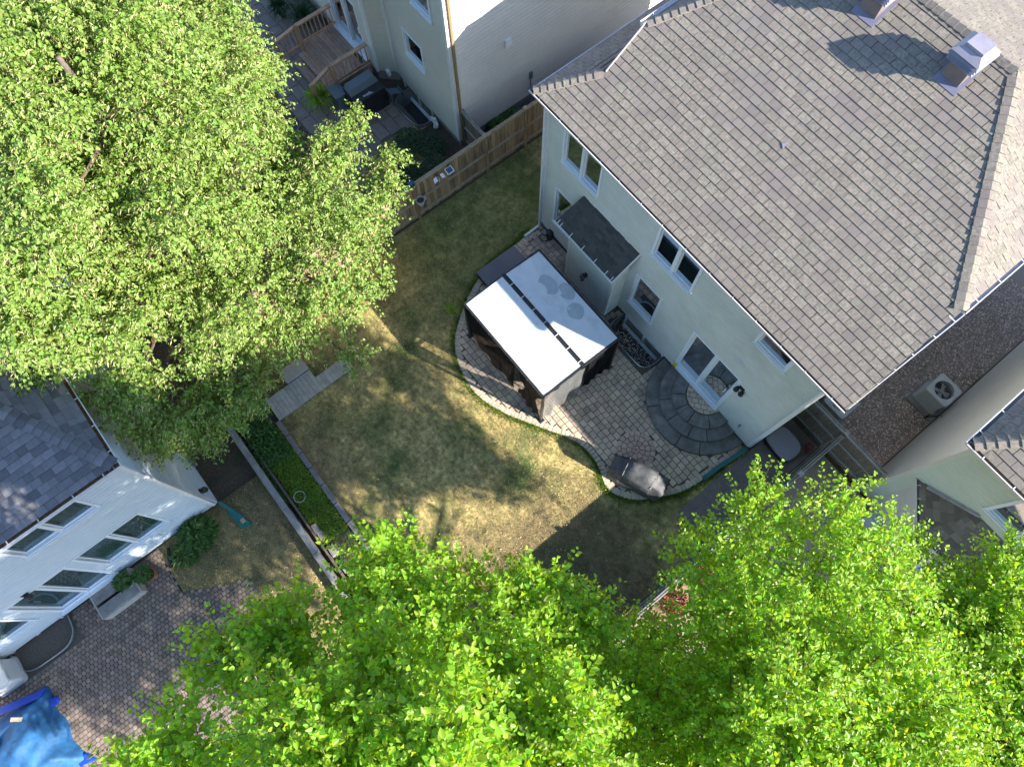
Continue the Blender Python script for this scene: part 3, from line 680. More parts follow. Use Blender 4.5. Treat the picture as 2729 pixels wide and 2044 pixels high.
Ub = Vector((1, 0, 0)); Vb = Vector((0, .65, 1.31)).normalized(); sl = math.hypot(.65, 1.31); f = MB(); r = 0; v = 0
polyb = [(0, 0), (2.62, 0), (2.84, sl), (.44, sl)]; hpb = halfplanes(polyb)
while v < sl:
    u = -random.uniform(0, .3)
    while u < 3:
        tw = random.uniform(.16, .34); q = clip([(u + .004, v), (u + tw, v), (u + tw, v + .13), (u + .004, v + .13)], hpb)
        if len(q) > 2:
            th = random.choice((.008, .02)); n_ = len(f.v); k = len(q)
            P = lambda a, b, h: tuple(Vector(pts[0]) + Ub * a + Vb * b + nb * h)
            f.v += [P(a, b, 0) for a, b in q] + [P(a, b, .003 + th * (1 - (b - v) / .13)) for a, b in q]
            for i in range(k): f.f.append((n_ + i, n_ + (i + 1) % k, n_ + k + (i + 1) % k, n_ + k + i)); f.m.append(0)
            f.f.append(tuple(range(n_ + k, n_ + 2 * k))); f.m.append(0)
        u += tw
    v += .13
f.build('shingle_field', 'shingle_dark', bump, kind='stuff')
m = MB(); m.bar((1.28, -.68, 2.73), (3.94, -.68, 2.73), .035, .05); m.bar((3.93, -.67, 2.73), (4.16, -.02, 4.05), .03, .04); m.bar((1.72, -.02, 4.05), (4.16, -.02, 4.05), .02, .03); m.build('drip_edge', 'trim', bump)
m = MB()
for x in (1.42, 1.55, 2.0, 2.55, 3.1, 3.6, 3.85): m.bar((x, -.7, 2.75), (x + .02, -.58, 2.9), .018, .01)
m.build('hanger', 'white', bump)
# wall fittings
def lantern(x, y, z, nm='wall_lantern'):
    m = MB(); m.box(x - .06, x + .06, y - .02, y, z - .14, z + .14); m.bar((x, y - .01, z + .1), (x, y - .17, z + .16), .03, .03); m.bar((x, y - .01, z - .1), (x, y - .12, z - .1), .03, .03)
    m.lathe((x, y - .17, z), [(0.001, .17), (.11, .1), (.1, .08), (.07, .07), (.055, -.12), (.07, -.13), (.001, -.16)], 6); return m
lantern(2.87, by - .015, 1.5).build('wall_lantern', 'black', bump)
m = MB()
for dx in (-.09, .09): m.lathe((8.66 + dx, -.12, 2.78), [(.001, .08), (.06, .07), (.085, -.06), (.07, -.06), (.001, .0)], 12)
m.box(8.57, 8.75, -.06, -.012, 2.82, 2.92); m.build('flood_lamp', 'black', main)
m = MB(); m.box(7.93, 8.29, -.06, -.012, 3.84, 4.0)
for k in range(5): m.bar((7.96 + .07 * k, -.075, 3.86), (7.96 + .07 * k, -.075, 3.98), .012, .02)
m.build('wall_vent', 'trim', main)
m = MB(); m.tube([(9.38, -.01, 1.02), (9.38, -.1, 1.02), (9.38, -.13, .95)], .02); m.lathe((9.38, -.1, 1.04), [(.001, .03), (.04, .03), (.04, 0), (.001, 0)], 8); m.build('faucet', 'metal', main)
m = MB(); m.lathe((.55, -.12, .3), [(.1, -.3), (.13, -.1), (.12, .15), (.001, .2)], 10); m.tube([(.42 + .16 * math.cos(t), -.28 + .12 * math.sin(t), .03 + .01 * t) for t in [i * .5 for i in range(14)]], .014); m.build('hose_reel', 'black', main)
m = MB(); m.box(6.62, 6.76, -.16, -.02, .52, .62); m.build('door_wedge', 'yellow', main)
# roof
rf = Roof(main, 'shingle'); s_ = math.sqrt(1 + TP * TP); VS = lambda y: (y + .25) * s_
K = (10.52, 2.62); Apx = (7.47, 6.50); Bpx = (2.85, 6.50); Lk = (.74, 1.25); L2 = (.58, 2.58)
def hpline(p, q): return halfplanes([p, q])[0]
U = (1, 0, 0); V = (0, 1, TP); O = (0, -.25, pz(-.25))
def reg(vc):
    hp = [(0, -1, 0), (0, 1, VS(6.5))]
    hp.append(hpline((10.60, 0), (K[0], VS(K[1]))) if vc < VS(K[1]) else hpline((K[0], VS(K[1])), (Apx[0], VS(Apx[1]))))
    if vc < VS(Lk[1]): hp.append(hpline((Lk[0], VS(Lk[1])), (-.42, 0)))
    elif vc < VS(L2[1]): hp.append(hpline((L2[0], VS(L2[1])), (Lk[0], VS(Lk[1]))))
    else: hp.append(hpline((Bpx[0], VS(Bpx[1])), (L2[0], VS(L2[1]))))
    return hp
rf.plane(O, U, V, reg, VS(6.5))
P3 = lambda x, y: (x, y, pz(y))
zk = pz(K[1]); zr_ = pz(6.5); z2 = pz(L2[1])
rf.deck([P3(-.42, -.25), P3(10.6, -.25), P3(*K), P3(.74, 2.62), P3(*Lk)]); rf.deck([P3(L2[0], 2.621), P3(K[0], 2.621), P3(*Apx), P3(*Bpx)])
# right facet, upper left facet, lower left facet, front
FR = 10.38
qr = (zr_ - zk) / (K[0] - Apx[0]); sr = math.sqrt(1 + qr * qr); Hd = FR - K[1]
rf.plane((K[0], K[1], zk), (0, 1, 0), (-1, 0, qr), [(0, 0), (Hd, 0), (Hd / 2, (K[0] - Apx[0]) * sr)], (K[0] - Apx[0]) * sr); rf.deck([(K[0], K[1], zk), (K[0], FR, zk), (Apx[0], 6.5, zr_)])
ql = (zr_ - z2) / (Bpx[0] - L2[0]); slq = math.sqrt(1 + ql * ql)
rf.plane((L2[0], FR, z2), (0, -1, 0), (1, 0, ql), [(0, 0), (FR - L2[1], 0), ((FR - L2[1]) / 2, (Bpx[0] - L2[0]) * slq)], 9); rf.deck([(L2[0], FR, z2), (L2[0], L2[1], z2), (Bpx[0], 6.5, zr_)])
qq = .53; ss = math.sqrt(1 + qq * qq)
rf.plane((-.42, FR, 6.50), (0, -1, 0), (1, 0, qq), [(0, 0), (FR + .25, 0), (FR - Lk[1], 1.16 * ss), (0, 1.16 * ss)], 1.16 * ss); rf.deck([(-.42, FR, 6.5), (-.42, -.25, 6.5), (.72, Lk[1], 7.12), (.72, FR, 7.12)])
sf_ = (zr_ - zk) / (FR - 6.5); sfl = math.sqrt(1 + sf_ * sf_)
rf.plane((K[0], FR, zk), (-1, 0, 0), (0, -1, sf_), [(0, 0), (K[0] - L2[0], 0), (K[0] - Bpx[0], 3.88 * sfl), (K[0] - Apx[0], 3.88 * sfl)], 3.88 * sfl); rf.deck([(K[0], FR, zk), (L2[0], FR, zk), (*Bpx, zr_), (*Apx, zr_)])
roof = rf.finish()
hipcaps(roof, P3(-.38, -.22), P3(*Lk), (0, -1, -.4), (-1, 0, -.5), 'shingle'); hipcaps(roof, P3(L2[0], L2[1]), P3(*Bpx), (0, -1, -.4), (-1, 0, -.6), 'shingle')
hipcaps(roof, (K[0] - .02, K[1], zk), (*Apx, zr_), (0, -1, -.4), (1, 0, -.5), 'shingle', wdt=.17); hipcaps(roof, (*Apx, zr_), (*Bpx, zr_), (0, -1, -.4), (0, 1, -.4), 'shingle', wdt=.17)
m = MB(); m.bar((.73, 1.2, 7.12), (.57, 2.58, 7.7), .02, .16); m.box(.6, .72, 2.6, FR, 7.05, 7.66); m.build('wall_flashing', 'flashing', roof)
gutter(main, (-.48, -.31, 6.5), (10.62, -.31, 6.5), (0, -1, 0)); gutter(main, (-.48, 10.4, 6.5), (-.48, -.18, 6.5), (-1, 0, 0), dirt='gutter')
gutter(main, (.45, 10.4, 7.74), (.45, 2.45, 7.74), (-1, 0, 0), dirt='gutter'); gutter(main, (10.62, K[1], zk + .02), (10.62, FR, zk + .02), (1, 0, 0), dirt='gutter', wdt=.15)
gutter(main, (10.62, -.17, 6.5), (10.62, K[1] - .02, zk), (1, 0, 0), dirt='flashing', hang=.5, wdt=.16)
m = MB(); m.face([(10.45, -.15, 6.3), (10.45, 2.6, 7.4), (10.45, 2.6, 7.65), (10.45, -.15, 6.45)]); m.box(10.43, 10.46, 2.62, FR, 7.4, 7.68); m.face([(10.05, -.15, 6.32), (10.45, -.15, 6.32), (10.45, 2.6, 7.45), (10.05, 2.6, 7.45)]); m.build('rake_board', 'trim', main)
m = MB(); m.bar((-.02, -.1, 6.35), (-.02, -.1, .15), .07, .06, up=(1, 0, 0)); m.bar((-.03, -.1, .1), (-.03, -.75, .07), .075, .06); m.build('downspout', 'trim', main)
m = MB(); m.bar((10.0, -.06, 6.35), (10.0, -.06, .4), .07, .06, up=(1, 0, 0)); m.build('downspout', 'trim', main)
# the two metal chimney vents on the roof
def chimney(x, y, label):
    z = pz(y); t = thing('roof_chimney', (x, y, z - .1), label, 'chimney', 'metal chimneys on the main roof'); h = .235
    m = MB(); m.box(x - h, x + h, y - h, y + h, z - .25, z + .42); m.build('flue_box', 'flue_brown', t)
    m = MB(); P = [(x - .30, y - .38), (x + .33, y - .38), (x + .33, y + .28), (x - .30, y + .28)]; m.hexa([(a, b, pz(b) - .01) for a, b in P], [(a, b, pz(b) + .026) for a, b in P]); m.build('base_flashing', 'flue_blue', t)
    for k in range(3):
        zz = z + .40 + .085 * k; g = .30 + .02 * k; m = MB()
        m.hexa([(x - g - .04, y - g - .04, zz), (x + g + .04, y - g - .04, zz), (x + g + .04, y + g + .04, zz), (x - g - .04, y + g + .04, zz)], [(x - g + .03, y - g + .03, zz + .06), (x + g - .03, y - g + .03, zz + .06), (x + g - .03, y + g - .03, zz + .06), (x - g + .03, y + g - .03, zz + .06)]); m.build('louvre', 'flue_blue', t)
    zz = z + .65; g = .36; m = MB()
    m.hexa([(x - g, y - g, zz), (x + g, y - g, zz), (x + g, y + g, zz), (x - g, y + g, zz)], [(x - .23, y - .2, zz + .1), (x + .23, y - .2, zz + .1), (x + .23, y + .26, zz + .1), (x - .23, y + .26, zz + .1)])
    m.build('cap', 'chimney', t)
    m = MB(); m.box(x - .22, x + .22, y - .18, y + .24, zz + .1, zz + .17); m.build('cap_top', 'chimney', t)
chimney(6.66, 5.80, 'square metal chimney with louvred cap nearest the hip apex of the taupe roof')
chimney(4.28, 5.80, 'square metal chimney cut by the top edge of the photo on the taupe roof')
m = MB(); P = [(5.16, 2.62), (5.27, 2.55), (5.24, 2.72)]; m.hexa([(a, b, pz(b) + .01) for a, b in P], [(a, b, pz(b) + .03) for a, b in P]); m.build('roof_vent_flap', 'chimney', main)

# ================================================================== TOP NEIGHBOUR (tan siding)
TX, TY = -4.35, -.22
tn = thing('neighbour_house', (TX - 5, 5, 0), 'tan sided neighbouring house with angled bay and cedar deck at the top edge', 'house')
m = MB(); siding(m, (-8.05, TY), (TX, TY), (0, -1), .35, 7.4, [(3.05 - 2.06, 3.05 - .92, 2.1, 3.42), (3.7 - 1.72, 3.7 - .62, 5.0, 6.3)], lap=.085)
m.build('back_wall', 'siding_tan', tn)
m = MB(); siding(m, (TX, TY), (TX, 13), (1, 0), .35, 7.4, (), lap=.16, out=.05); m.build('side_wall', 'siding_rn', tn)
m = MB(); siding(m, (-8.62, -.8), (-8.05, TY), (1, -1), .45, 7.4, (), lap=.13, out=.03); m.build('angled_bay_wall', 'siding_tan', tn)
m = MB(); siding(m, (-15.5, -.8), (-8.62, -.8), (0, -1), .45, 7.4, [(15.5 - 11.12, 15.5 - 9.0, .5, 3.1)], lap=.1); m.build('bay_wall', 'siding_tan', tn)
m = MB(); m.box(-8.04, TX - .03, TY + .03, 12.9, -.8, .36); m.prism([(-15.5, -.76), (-8.66, -.76), (-8.08, TY + .02), (-8.08, 12.9), (-15.5, 12.9)], -.2, .45); m.build('foundation', 'concrete', tn)
m = MB(); m.box(TX - .09, TX + .035, TY - .035, TY + .09, .3, 7.4); m.build('corner_trim', 'trim', tn)
m = MB(); m.box(-8.6, -8.5, -.84, -.74, .45, 7.4); m.box(-8.1, -8.01, -.30, -.2, .45, 7.4); m.build('bay_trim', 'trim', tn)
window(tn, (-7.08, TY), (1, 0), (0, -1), .08, 1.06, 2.26, 3.27, 1)
window(tn, (-6.1, TY), (1, 0), (0, -1), .08, .98, 5.12, 6.2, 1)
window(tn, (-7.75, TY + .02), (1, 0), (0, -1), .05, 1.7, -.38, .26, 2, name='basement_window', frame=.06, depth=.4)
window(tn, (-11.12, -.8), (1, 0), (0, -1), .1, 2.02, .72, 3.0, 2, name='sliding_door', door=True, frame=.08)
well(tn, [(-7.46, TY), (-7.44, -.7), (-7.25, -1.0), (-6.9, -1.06), (-6.3, -1.04), (-5.95, -.95), (-5.82, -.7), (-5.82, TY)], -.7, .12)
well(tn, [(TX + .01, 2.35), (TX + .4, 2.38), (TX + .55, 2.6), (TX + .56, 3.2), (TX + .4, 3.45), (TX + .01, 3.5)], -.6, .15)
m = MB(); m.bar((TX + .08, TY + .12, 7.4), (TX + .08, TY + .12, .3), .08, .07, up=(1, 0, 0)); m.build('downspout', M('brown_spout', (.26, .17, .08), .5), tn)
m = MB(); m.box(TX + .012, TX + .12, 1.85, 2.1, 3.35, 3.62); m.build('vent_hood', 'white', tn)
m = MB(); m.box(TX + .012, TX + .1, 2.9, 3.02, 1.15, 1.45); m.tube([(TX + .06, 2.96, 1.15), (TX + .05, 2.98, .3)], .02); m.build('meter_box', 'bluegrey', tn)
m = MB(); m.box(-8.3, -8.12, -.62, -.5, .38, .6); m.build('outlet_box', 'white', tn)
rr = Roof(tn, 'shingle', limit=0); TE = 7.6
rr.deck([(-16, -.7, TE), (TX + .3, -.5, TE), (TX - 4, 6.2, TE + 2.8), (-12, 6.2, TE + 2.8)]); rr.deck([(TX + .3, -.5, TE), (TX + .3, 13, TE), (TX - 4, 6.2, TE + 2.8)]); rr.deck([(TX + .3, 13, TE), (-16, 13, TE), (-12, 6.2, TE + 2.8), (TX - 4, 6.2, TE + 2.8)]); rr.deck([(-16, 13, TE), (-16, -.7, TE), (-12, 6.2, TE + 2.8)])
tnr = rr.body.build('roof', 'shingle', tn)
m = MB(); m.box(-16, TX + .28, -.5, 13, TE - .2, TE - .06); m.build('soffit', 'trim', tn)
# cedar deck
dk = thing('cedar_deck', (-10, -1.6, 0), 'small cedar deck with railings and steps below the tan house bay door', 'deck')
DX0, DX1, DY0, DY1, DZ = -11.2, -8.85, -2.35, -.84, .6
ny = 11; pw = (DY1 - DY0) / ny
for i in range(ny):
    m = MB(); m.box(DX0, DX1, DY0 + pw * i + .004, DY0 + pw * (i + 1) - .004, DZ - .035, DZ + random.uniform(-.002, .002)); m.build('deck_board', 'deckfloor', dk)
m = MB(); m.box(DX0 + .02, DX1 - .02, DY0 + .02, DY0 + .06, .05, DZ - .04); m.box(DX1 - .06, DX1 - .02, DY0 + .06, DY1, .1, DZ - .04); m.box(DX0 + .02, DX0 + .06, DY0 + .06, DY1, .1, DZ - .04); m.build('deck_skirt', 'cedar', dk)
def rail(p, q, z0, z1, zf0, zf1, n):
    r = thing('x', (0, 0, 0), None, None); bpy.data.objects.remove(r)
    m = MB(); m.bar((*p, z0), (*q, z1), .14, .035); ro = m.build('railing', 'cedar', dk)
    m = MB(); m.bar((*p, z0 - .06), (*q, z1 - .06), .035, .09); m.bar((*p, zf0 + .1), (*q, zf1 + .1), .035, .09); m.build('rail_bar', 'cedar', ro)
    for i in range(n):
        t = (i + .5) / n; x = p[0] + (q[0] - p[0]) * t; y = p[1] + (q[1] - p[1]) * t; m = MB(); m.box(x - .018, x + .018, y - .018, y + .018, zf0 + (zf1 - zf0) * t + .06, z0 + (z1 - z0) * t - .03); m.build('baluster', 'cedar', ro)
def post(x, y, z0, z1):
    m = MB(); m.box(x - .05, x + .05, y - .05, y + .05, z0, z1); m.build('post', 'cedar', dk)
rail((DX0 + .05, DY1 + .0), (DX0 + .05, DY0), 1.5, 1.5, DZ, DZ, 9); rail((DX1 - .05, DY1), (DX1 - .05, DY0), 1.5, 1.5, DZ, DZ, 9)
post(DX0 + .05, DY0 - .02, 0, 1.52); post(DX1 - .05, DY0 - .02, 0, 1.52)
rail((DX0 + .02, DY0 - .08), (DX0 - .35, DY0 - .85), 1.45, .95, .5, .05, 5); rail((DX1 - .08, DY0 - .08), (DX1 - .25, DY0 - .85), 1.45, .95, .5, .05, 5); post(DX0 - .35, DY0 - .85, 0, 1.0); post(DX1 - .25, DY0 - .85, 0, 1.0)
for k, (z, y0, y1) in enumerate(((.4, DY0 - .30, DY0 + .03), (.2, DY0 - .62, DY0 - .28))):
    for j in (0, 1):
        m = MB(); yy = y0 + (y1 - y0) * j / 2; m.box(DX0 + .1, DX1 - .12, yy + .004, yy + (y1 - y0) / 2 - .004, z - .035, z); m.build('tread', 'deckfloor', dk)
m = MB(); m.box(-9.75, -8.95, -1.12, -.95, DZ + .004, DZ + .02); m.build('door_mat', 'black', dk)
# slabs, covered barbecue and things in that yard
sl_ = MB(); sl_.box(-16, -6.1, -4.2, -.85, -.045, -.01); slab = sl_.build('slab_path', 'sand', kind='structure')
sp = []
yy = -4.15
while yy < -1.1:
    xx = -15.8 + random.uniform(0, .3)
    while xx < -6.4:
        w_ = random.choice((.6, .45, .75)); 
        sp.append(([(xx + .008, yy + .008), (xx + w_ - .008, yy + .008), (xx + w_ - .008, yy + .44), (xx + .008, yy + .44)], 'p', (xx + w_ / 2, yy + .22))); xx += w_
    yy += .45
pave(slab, sp, -.02, .012, dict(p='slab'), name='slab', limit=290)
bq = thing('covered_barbecue', (-7.8, -1.75, 0), 'black covered barbecue with white lettering beside the cedar deck', 'barbecue')
m = MB(); x0, x1, y0, y1 = -8.3, -7.4, -2.4, -1.15
m.hexa([(x0, y0, 0.02), (x1, y0, 0.02), (x1, y1, 0.02), (x0, y1, 0.02)], [(x0 + .02, y0 + .02, .95), (x1 - .06, y0 + .02, .86), (x1 - .06, y1 - .03, .86), (x0 + .02, y1 - .03, .95)]); m.build('cover', 'coverblack', bq)
m = MB(); m.hexa([(x0 + .02, y0 + .04, .94), (x0 + .5, y0 + .04, .90), (x0 + .5, y1 - .05, .90), (x0 + .02, y1 - .05, .94)], [(x0 + .06, y0 + .12, 1.14), (x0 + .4, y0 + .12, 1.12), (x0 + .4, y1 - .12, 1.12), (x0 + .06, y1 - .12, 1.14)]); m.build('lid_cover', 'bluegrey', bq)
fc = bpy.data.curves.new('lettering', 'FONT'); fc.body = 'weber'; fc.size = .2; fc.extrude = .002; fc.align_x = 'CENTER'; fc.shear = .3; fc.materials.append(MAT['white'])
fo0 = bpy.data.objects.new('lettering_source', fc); COL.objects.link(fo0); bpy.context.view_layer.update(); fme = bpy.data.meshes.new_from_object(fo0); bpy.data.objects.remove(fo0); fo = bpy.data.objects.new('lettering', fme); COL.objects.link(fo); fo.parent = bq; fo.location = (x1 - .13 - bq.location.x, -1.78 - bq.location.y, .885 - bq.location.z); fo.rotation_euler = (0, R_(6), R_(90))
m = MB(); m.hexa([(-8.9, -2.75, 0), (-8.3, -2.75, 0), (-8.3, -2.3, 0), (-8.9, -2.3, 0)], [(-8.88, -2.73, .62), (-8.32, -2.73, .62), (-8.32, -2.32, .62), (-8.88, -2.32, .62)]); m.box(-8.92, -8.28, -2.77, -2.28, .62, .66)
m.build('storage_box', 'bluegrey', label='low blue grey storage box in front of the black covered barbecue', cat='box')
m = MB()
for k in range(9): m.bar((-7.62 + .001, -.95 + .05 * k - .1, .55 - .03 * k), (-7.3, -.95 + .05 * k - .1, .55 - .03 * k), .03, .008)
m.box(-7.65, -7.27, -1.1, -1.07, .1, .6); m.box(-7.65, -7.27, -.6, -.57, .1, .36); m.build('slatted_panel', 'bluegrey', label='blue grey slatted panel leaning at the end of the window well by the tan house', cat='panel')
st = thing('garden_statue', (-5.56, -.42, 0), 'small white statue standing beside the window well of the tan house', 'statue')
m = MB(); m.lathe((-5.56, -.42, 0), [(.001, 0), (.11, 0), (.1, .06), (.07, .1), (.09, .25), (.06, .36), (.001, .38)], 10); m.build('body', 'white', st, smooth=True)
m = MB(); m.lathe((-5.56, -.42, .42), [(.001, -.07), (.06, -.04), (.06, .04), (.001, .08)], 10); m.build('head', 'white', st, smooth=True)
for s in (-1, 1):
    m = MB(); m.hexa([(-5.56 + s * .03, -.44, .18), (-5.56 + s * .2, -.5, .2), (-5.56 + s * .22, -.46, .38), (-5.56 + s * .04, -.41, .36)], [(-5.56 + s * .03, -.41, .18), (-5.56 + s * .2, -.47, .2), (-5.56 + s * .22, -.43, .38), (-5.56 + s * .04, -.38, .36)]); m.build('wing', 'white', st)

# ================================================================== FENCES
def fence(name, pts, h, posts, label, bw=.142, side=1, mats=('fence', 'fence_rail'), cap=True, rails=(.28, 1.02), railside=1, group=None, tight=False):
    p, q = Vector((*pts[0], 0)), Vector((*pts[1], 0)); d = (q - p); Ln = d.length; d.normalize(); n = Vector((-d.y, d.x, 0)) * side
    t = thing(name, (p + q) / 2, label, 'fence', group); nb_ = int(Ln / bw); m = MB(); m.v = []
    vs = []
    for _ in range(3):
        m = MB(); w_ = bw - .012; c0 = d * ((bw - .003 if tight else w_) / 2)
        m.hexa([-c0 - n * .01, c0 - n * .01, c0 + n * .01, -c0 + n * .01], [(-c0 - n * .01) + Vector((0, 0, h - .09)), c0 - n * .01 + Vector((0, 0, h - .09)), c0 + n * .01 + Vector((0, 0, h - .09)), -c0 + n * .01 + Vector((0, 0, h - .09))]); vs.append(mesh_only(m, 'board', mats[0]))
    for i in range(nb_):
        c = p + d * (bw * (i + .5)) + n * random.uniform(-.004, .004); c.z = .05; place(random.choice(vs), 'board', c, t)
    for z in rails:
        ps = [0] + [s for s in posts] + [Ln]
        for a, b in zip(ps, ps[1:]):
            if b - a < .3: continue
            m = MB(); A, B = p + d * (a + .06) + n * railside * .035, p + d * (b - .06) + n * railside * .035; A.z = B.z = z; m.bar(A, B, .04, .085); m.build('rail', mats[1], t)
    if cap:
        m = MB(); A, B = p + n * .03, q + n * .03; A.z = B.z = h - .03; m.bar(A, B, .035, .1); A, B = p - n * .03, q - n * .03; A.z = B.z = h - .03; m.bar(A, B, .035, .1); A, B = p.copy(), q.copy(); A.z = B.z = h + .025; m.build('top_rail', mats[1], t)
    for s in posts:
        c = p + d * s; m = MB(); m.box(c.x - .06, c.x + .06, c.y - .06, c.y + .06, 0, h + .04); po = m.build('post', mats[0], t)
        m = MB(); m.hexa([(c.x - .08, c.y - .08, h + .04), (c.x + .08, c.y - .08, h + .04), (c.x + .08, c.y + .08, h + .04), (c.x - .08, c.y + .08, h + .04)], [(c.x - .05, c.y - .05, h + .09), (c.x + .05, c.y - .05, h + .09), (c.x + .05, c.y + .05, h + .09), (c.x - .05, c.y + .05, h + .09)]); m.build('post_cap', mats[1], po)
    return t
FX = -2.93
fence('board_fence', ((FX, -10.5), (FX, 7.5)), 1.93, [2.4, 4.8, 7.4, 10.4, 12.1, 14.6], 'long brown board fence between the shaded lawn and the tan house yard', side=-1)
fence('gate_fence', ((TX + .06, -.05), (FX - .08, -.05)), 1.8, [.08], 'short weathered board fence joining the tan house corner to the brown fence', mats=('fence_dark', 'oldwood'), rails=(.4, 1.1), railside=-1)
fence('side_gate_fence', ((10.12, 1.84), (12.98, 1.84)), 1.8, [1.33], 'weathered wooden fence closing the gravel gap beside the air conditioner', mats=('fence_dark', 'oldwood'), rails=(.35, 1.1), railside=-1)
fence('yard_fence', ((11.46, -12.0), (11.46, 1.72)), 1.72, [2.4, 4.8, 7.2, 9.6, 12.0], 'grey wooden yard fence running down from the side gate under the lime green tree', mats=('fence_dark', 'oldwood'), side=1, tight=True)
# things hung on the brown fence
sl2 = thing('solar_lamp', (FX + .12, -1.73, 1.62), 'square solar panel lamp with white rim fixed near the top of the brown fence', 'lamp')
m = MB(); C0 = Vector((FX + .16, -1.73, 1.72)); m.hexa([C0 + Vector(v) for v in ((-.09, -.13, .02), (.12, -.13, -.06), (.12, .13, -.06), (-.09, .13, .02))], [C0 + Vector(v) for v in ((-.085, -.13, .04), (.125, -.13, -.04), (.125, .13, -.04), (-.085, .13, .04))]); m.build('rim', 'white', sl2)
m = MB(); m.face([C0 + Vector(v) for v in ((-.065, -.105, .038), (.103, -.105, -.027), (.103, .105, -.027), (-.065, .105, .038))]); m.build('solar_panel', 'solar', sl2)
bf = thing('fence_ornament', (FX + .08, -2.15, 1.55), 'white winged ornament hung on the brown fence left of the solar lamp', 'ornament')
for s, a in ((-1, .05), (1, .16)):
    m = MB(); c = Vector((FX + .14, -2.15 + s * .07, 1.62)); m.hexa([c + Vector((-.03, 0, .1)), c + Vector((.09, s * .02, 0)), c + Vector((.07, s * .15, -.06)), c + Vector((-.03, s * .12, .06))], [c + Vector((-.03, 0, .115)), c + Vector((.09, s * .02, .015)), c + Vector((.07, s * .15, -.045)), c + Vector((-.03, s * .12, .075))]); m.build('wing', 'white', bf)
m = MB(); m.tube([(FX + .06, -2.15, 1.6), (FX + .16, -2.16, 1.6), (FX + .24, -2.2, 1.54)], [.02, .03, .012], 6); m.build('body', 'potgrey', bf)
pt = thing('hanging_pot', (FX + .17, -3.0, .95), 'round grey rimmed plant pot hung on the brown fence beside the linden tree', 'pot')
m = MB(); m.lathe((FX + .18, -3.0, .98), [(.001, 0), (.10, 0), (.145, .22), (.16, .22), (.16, .25), (.135, .25), (.125, .19)], 22); m.box(FX + .16, FX + .24, -2.85, -2.79, 1.13, 1.22); m.build('bowl', 'potgrey', pt)
m = MB(); m.lathe((FX + .18, -3.0, 1.16), [(.001, .01), (.13, 0)], 22); m.build('potting_soil', 'soil', pt)
m = MB(); m.box(FX - .1, FX + .1, -3.2, -3.0, 1.98, 2.04); m.hexa([(FX - .11, -3.21, 2.04), (FX + .11, -3.21, 2.04), (FX + .11, -2.99, 2.04), (FX - .11, -2.99, 2.04)], [(FX - .08, -3.18, 2.1), (FX + .08, -3.18, 2.1), (FX + .08, -3.02, 2.1), (FX - .08, -3.02, 2.1)], 1)
m.build('solar_post_cap', ['black', 'solar'], label='dark solar cap light on the fence post above the hanging pot', cat='lamp')

# ================================================================== GAZEBO
gz = thing('gazebo', (3.5, -3.0, 0), 'black framed patio gazebo with white canopy and netting on the pavers', 'gazebo')
GX0, GX1, GY0, GY1, GH = 1.68, 5.34, -4.42, -1.58, 2.5; GM = -2.98; GR = 2.58
for x in (GX0, GX1):
    for y in (GY0, GY1):
        m = MB(); m.box(x - .035, x + .035, y - .035, y + .035, .03, GH); m.box(x - .09, x + .09, y - .09, y + .09, .03, .045); m.build('leg', 'blackmetal', gz)
for p, q in (((GX0, GY0), (GX1, GY0)), ((GX0, GY1), (GX1, GY1)), ((GX0, GY0), (GX0, GY1)), ((GX1, GY0), (GX1, GY1))):
    m = MB(); m.bar((*p, GH + .02), (*q, GH + .02), .05, .09); m.build('roof_beam', 'blackmetal', gz)
m = MB(); m.bar((GX0 - .05, GM, GR + .02), (GX1 + .05, GM, GR + .02), .05, .05); m.bar((GX0 - .05, GM + .06, GR - .0), (GX1 + .05, GM + .06, GR - .0), .03, .04); m.build('centre_beam', 'blackmetal', gz)
def canopy(y0, y1, z0, z1, name='canopy_panel'):
    nx, nyy = 48, 24; vs = []; fs = []
    for i in range(nx + 1):
        for j in range(nyy + 1):
            a, b = i / nx, j / nyy; x = GX0 + .035 + (GX1 - GX0 - .07) * a; y = y0 + (y1 - y0) * b; z = z0 + (z1 - z0) * b
            sag = .035 * math.sin(PI * a) ** .6 * math.sin(PI * b) + .010 * math.sin(3.3 * PI * a + 1) * math.sin(PI * b) + .009 * math.sin(17 * a * .9 + 7 * b + 3 * math.sin(9 * b)) * math.sin(PI * b)
            s = abs((a - .52) - .35 * (b - .5)); sag += -.022 * math.exp(-(s / .012) ** 2) * math.sin(PI * b) ** 2
            s = abs((a - .36) - .25 * (b - .4)); sag += .018 * math.exp(-(s / .012) ** 2) * math.sin(PI * b) ** 2
            vs.append((x, y, z + .045 - sag))
    for i in range(nx):
        for j in range(nyy):
            k = i * (nyy + 1) + j; fs.append((k, k + nyy + 1, k + nyy + 2, k + 1))
    m = MB(); m.v = vs; m.f = fs; m.m = [0] * len(fs); return m.build(name, 'canopy', gz, smooth=True)
c1 = canopy(GY0 + .04, GM - .045, GH, GR); c2 = canopy(GM + .09, GY1 - .04, GR, GH)
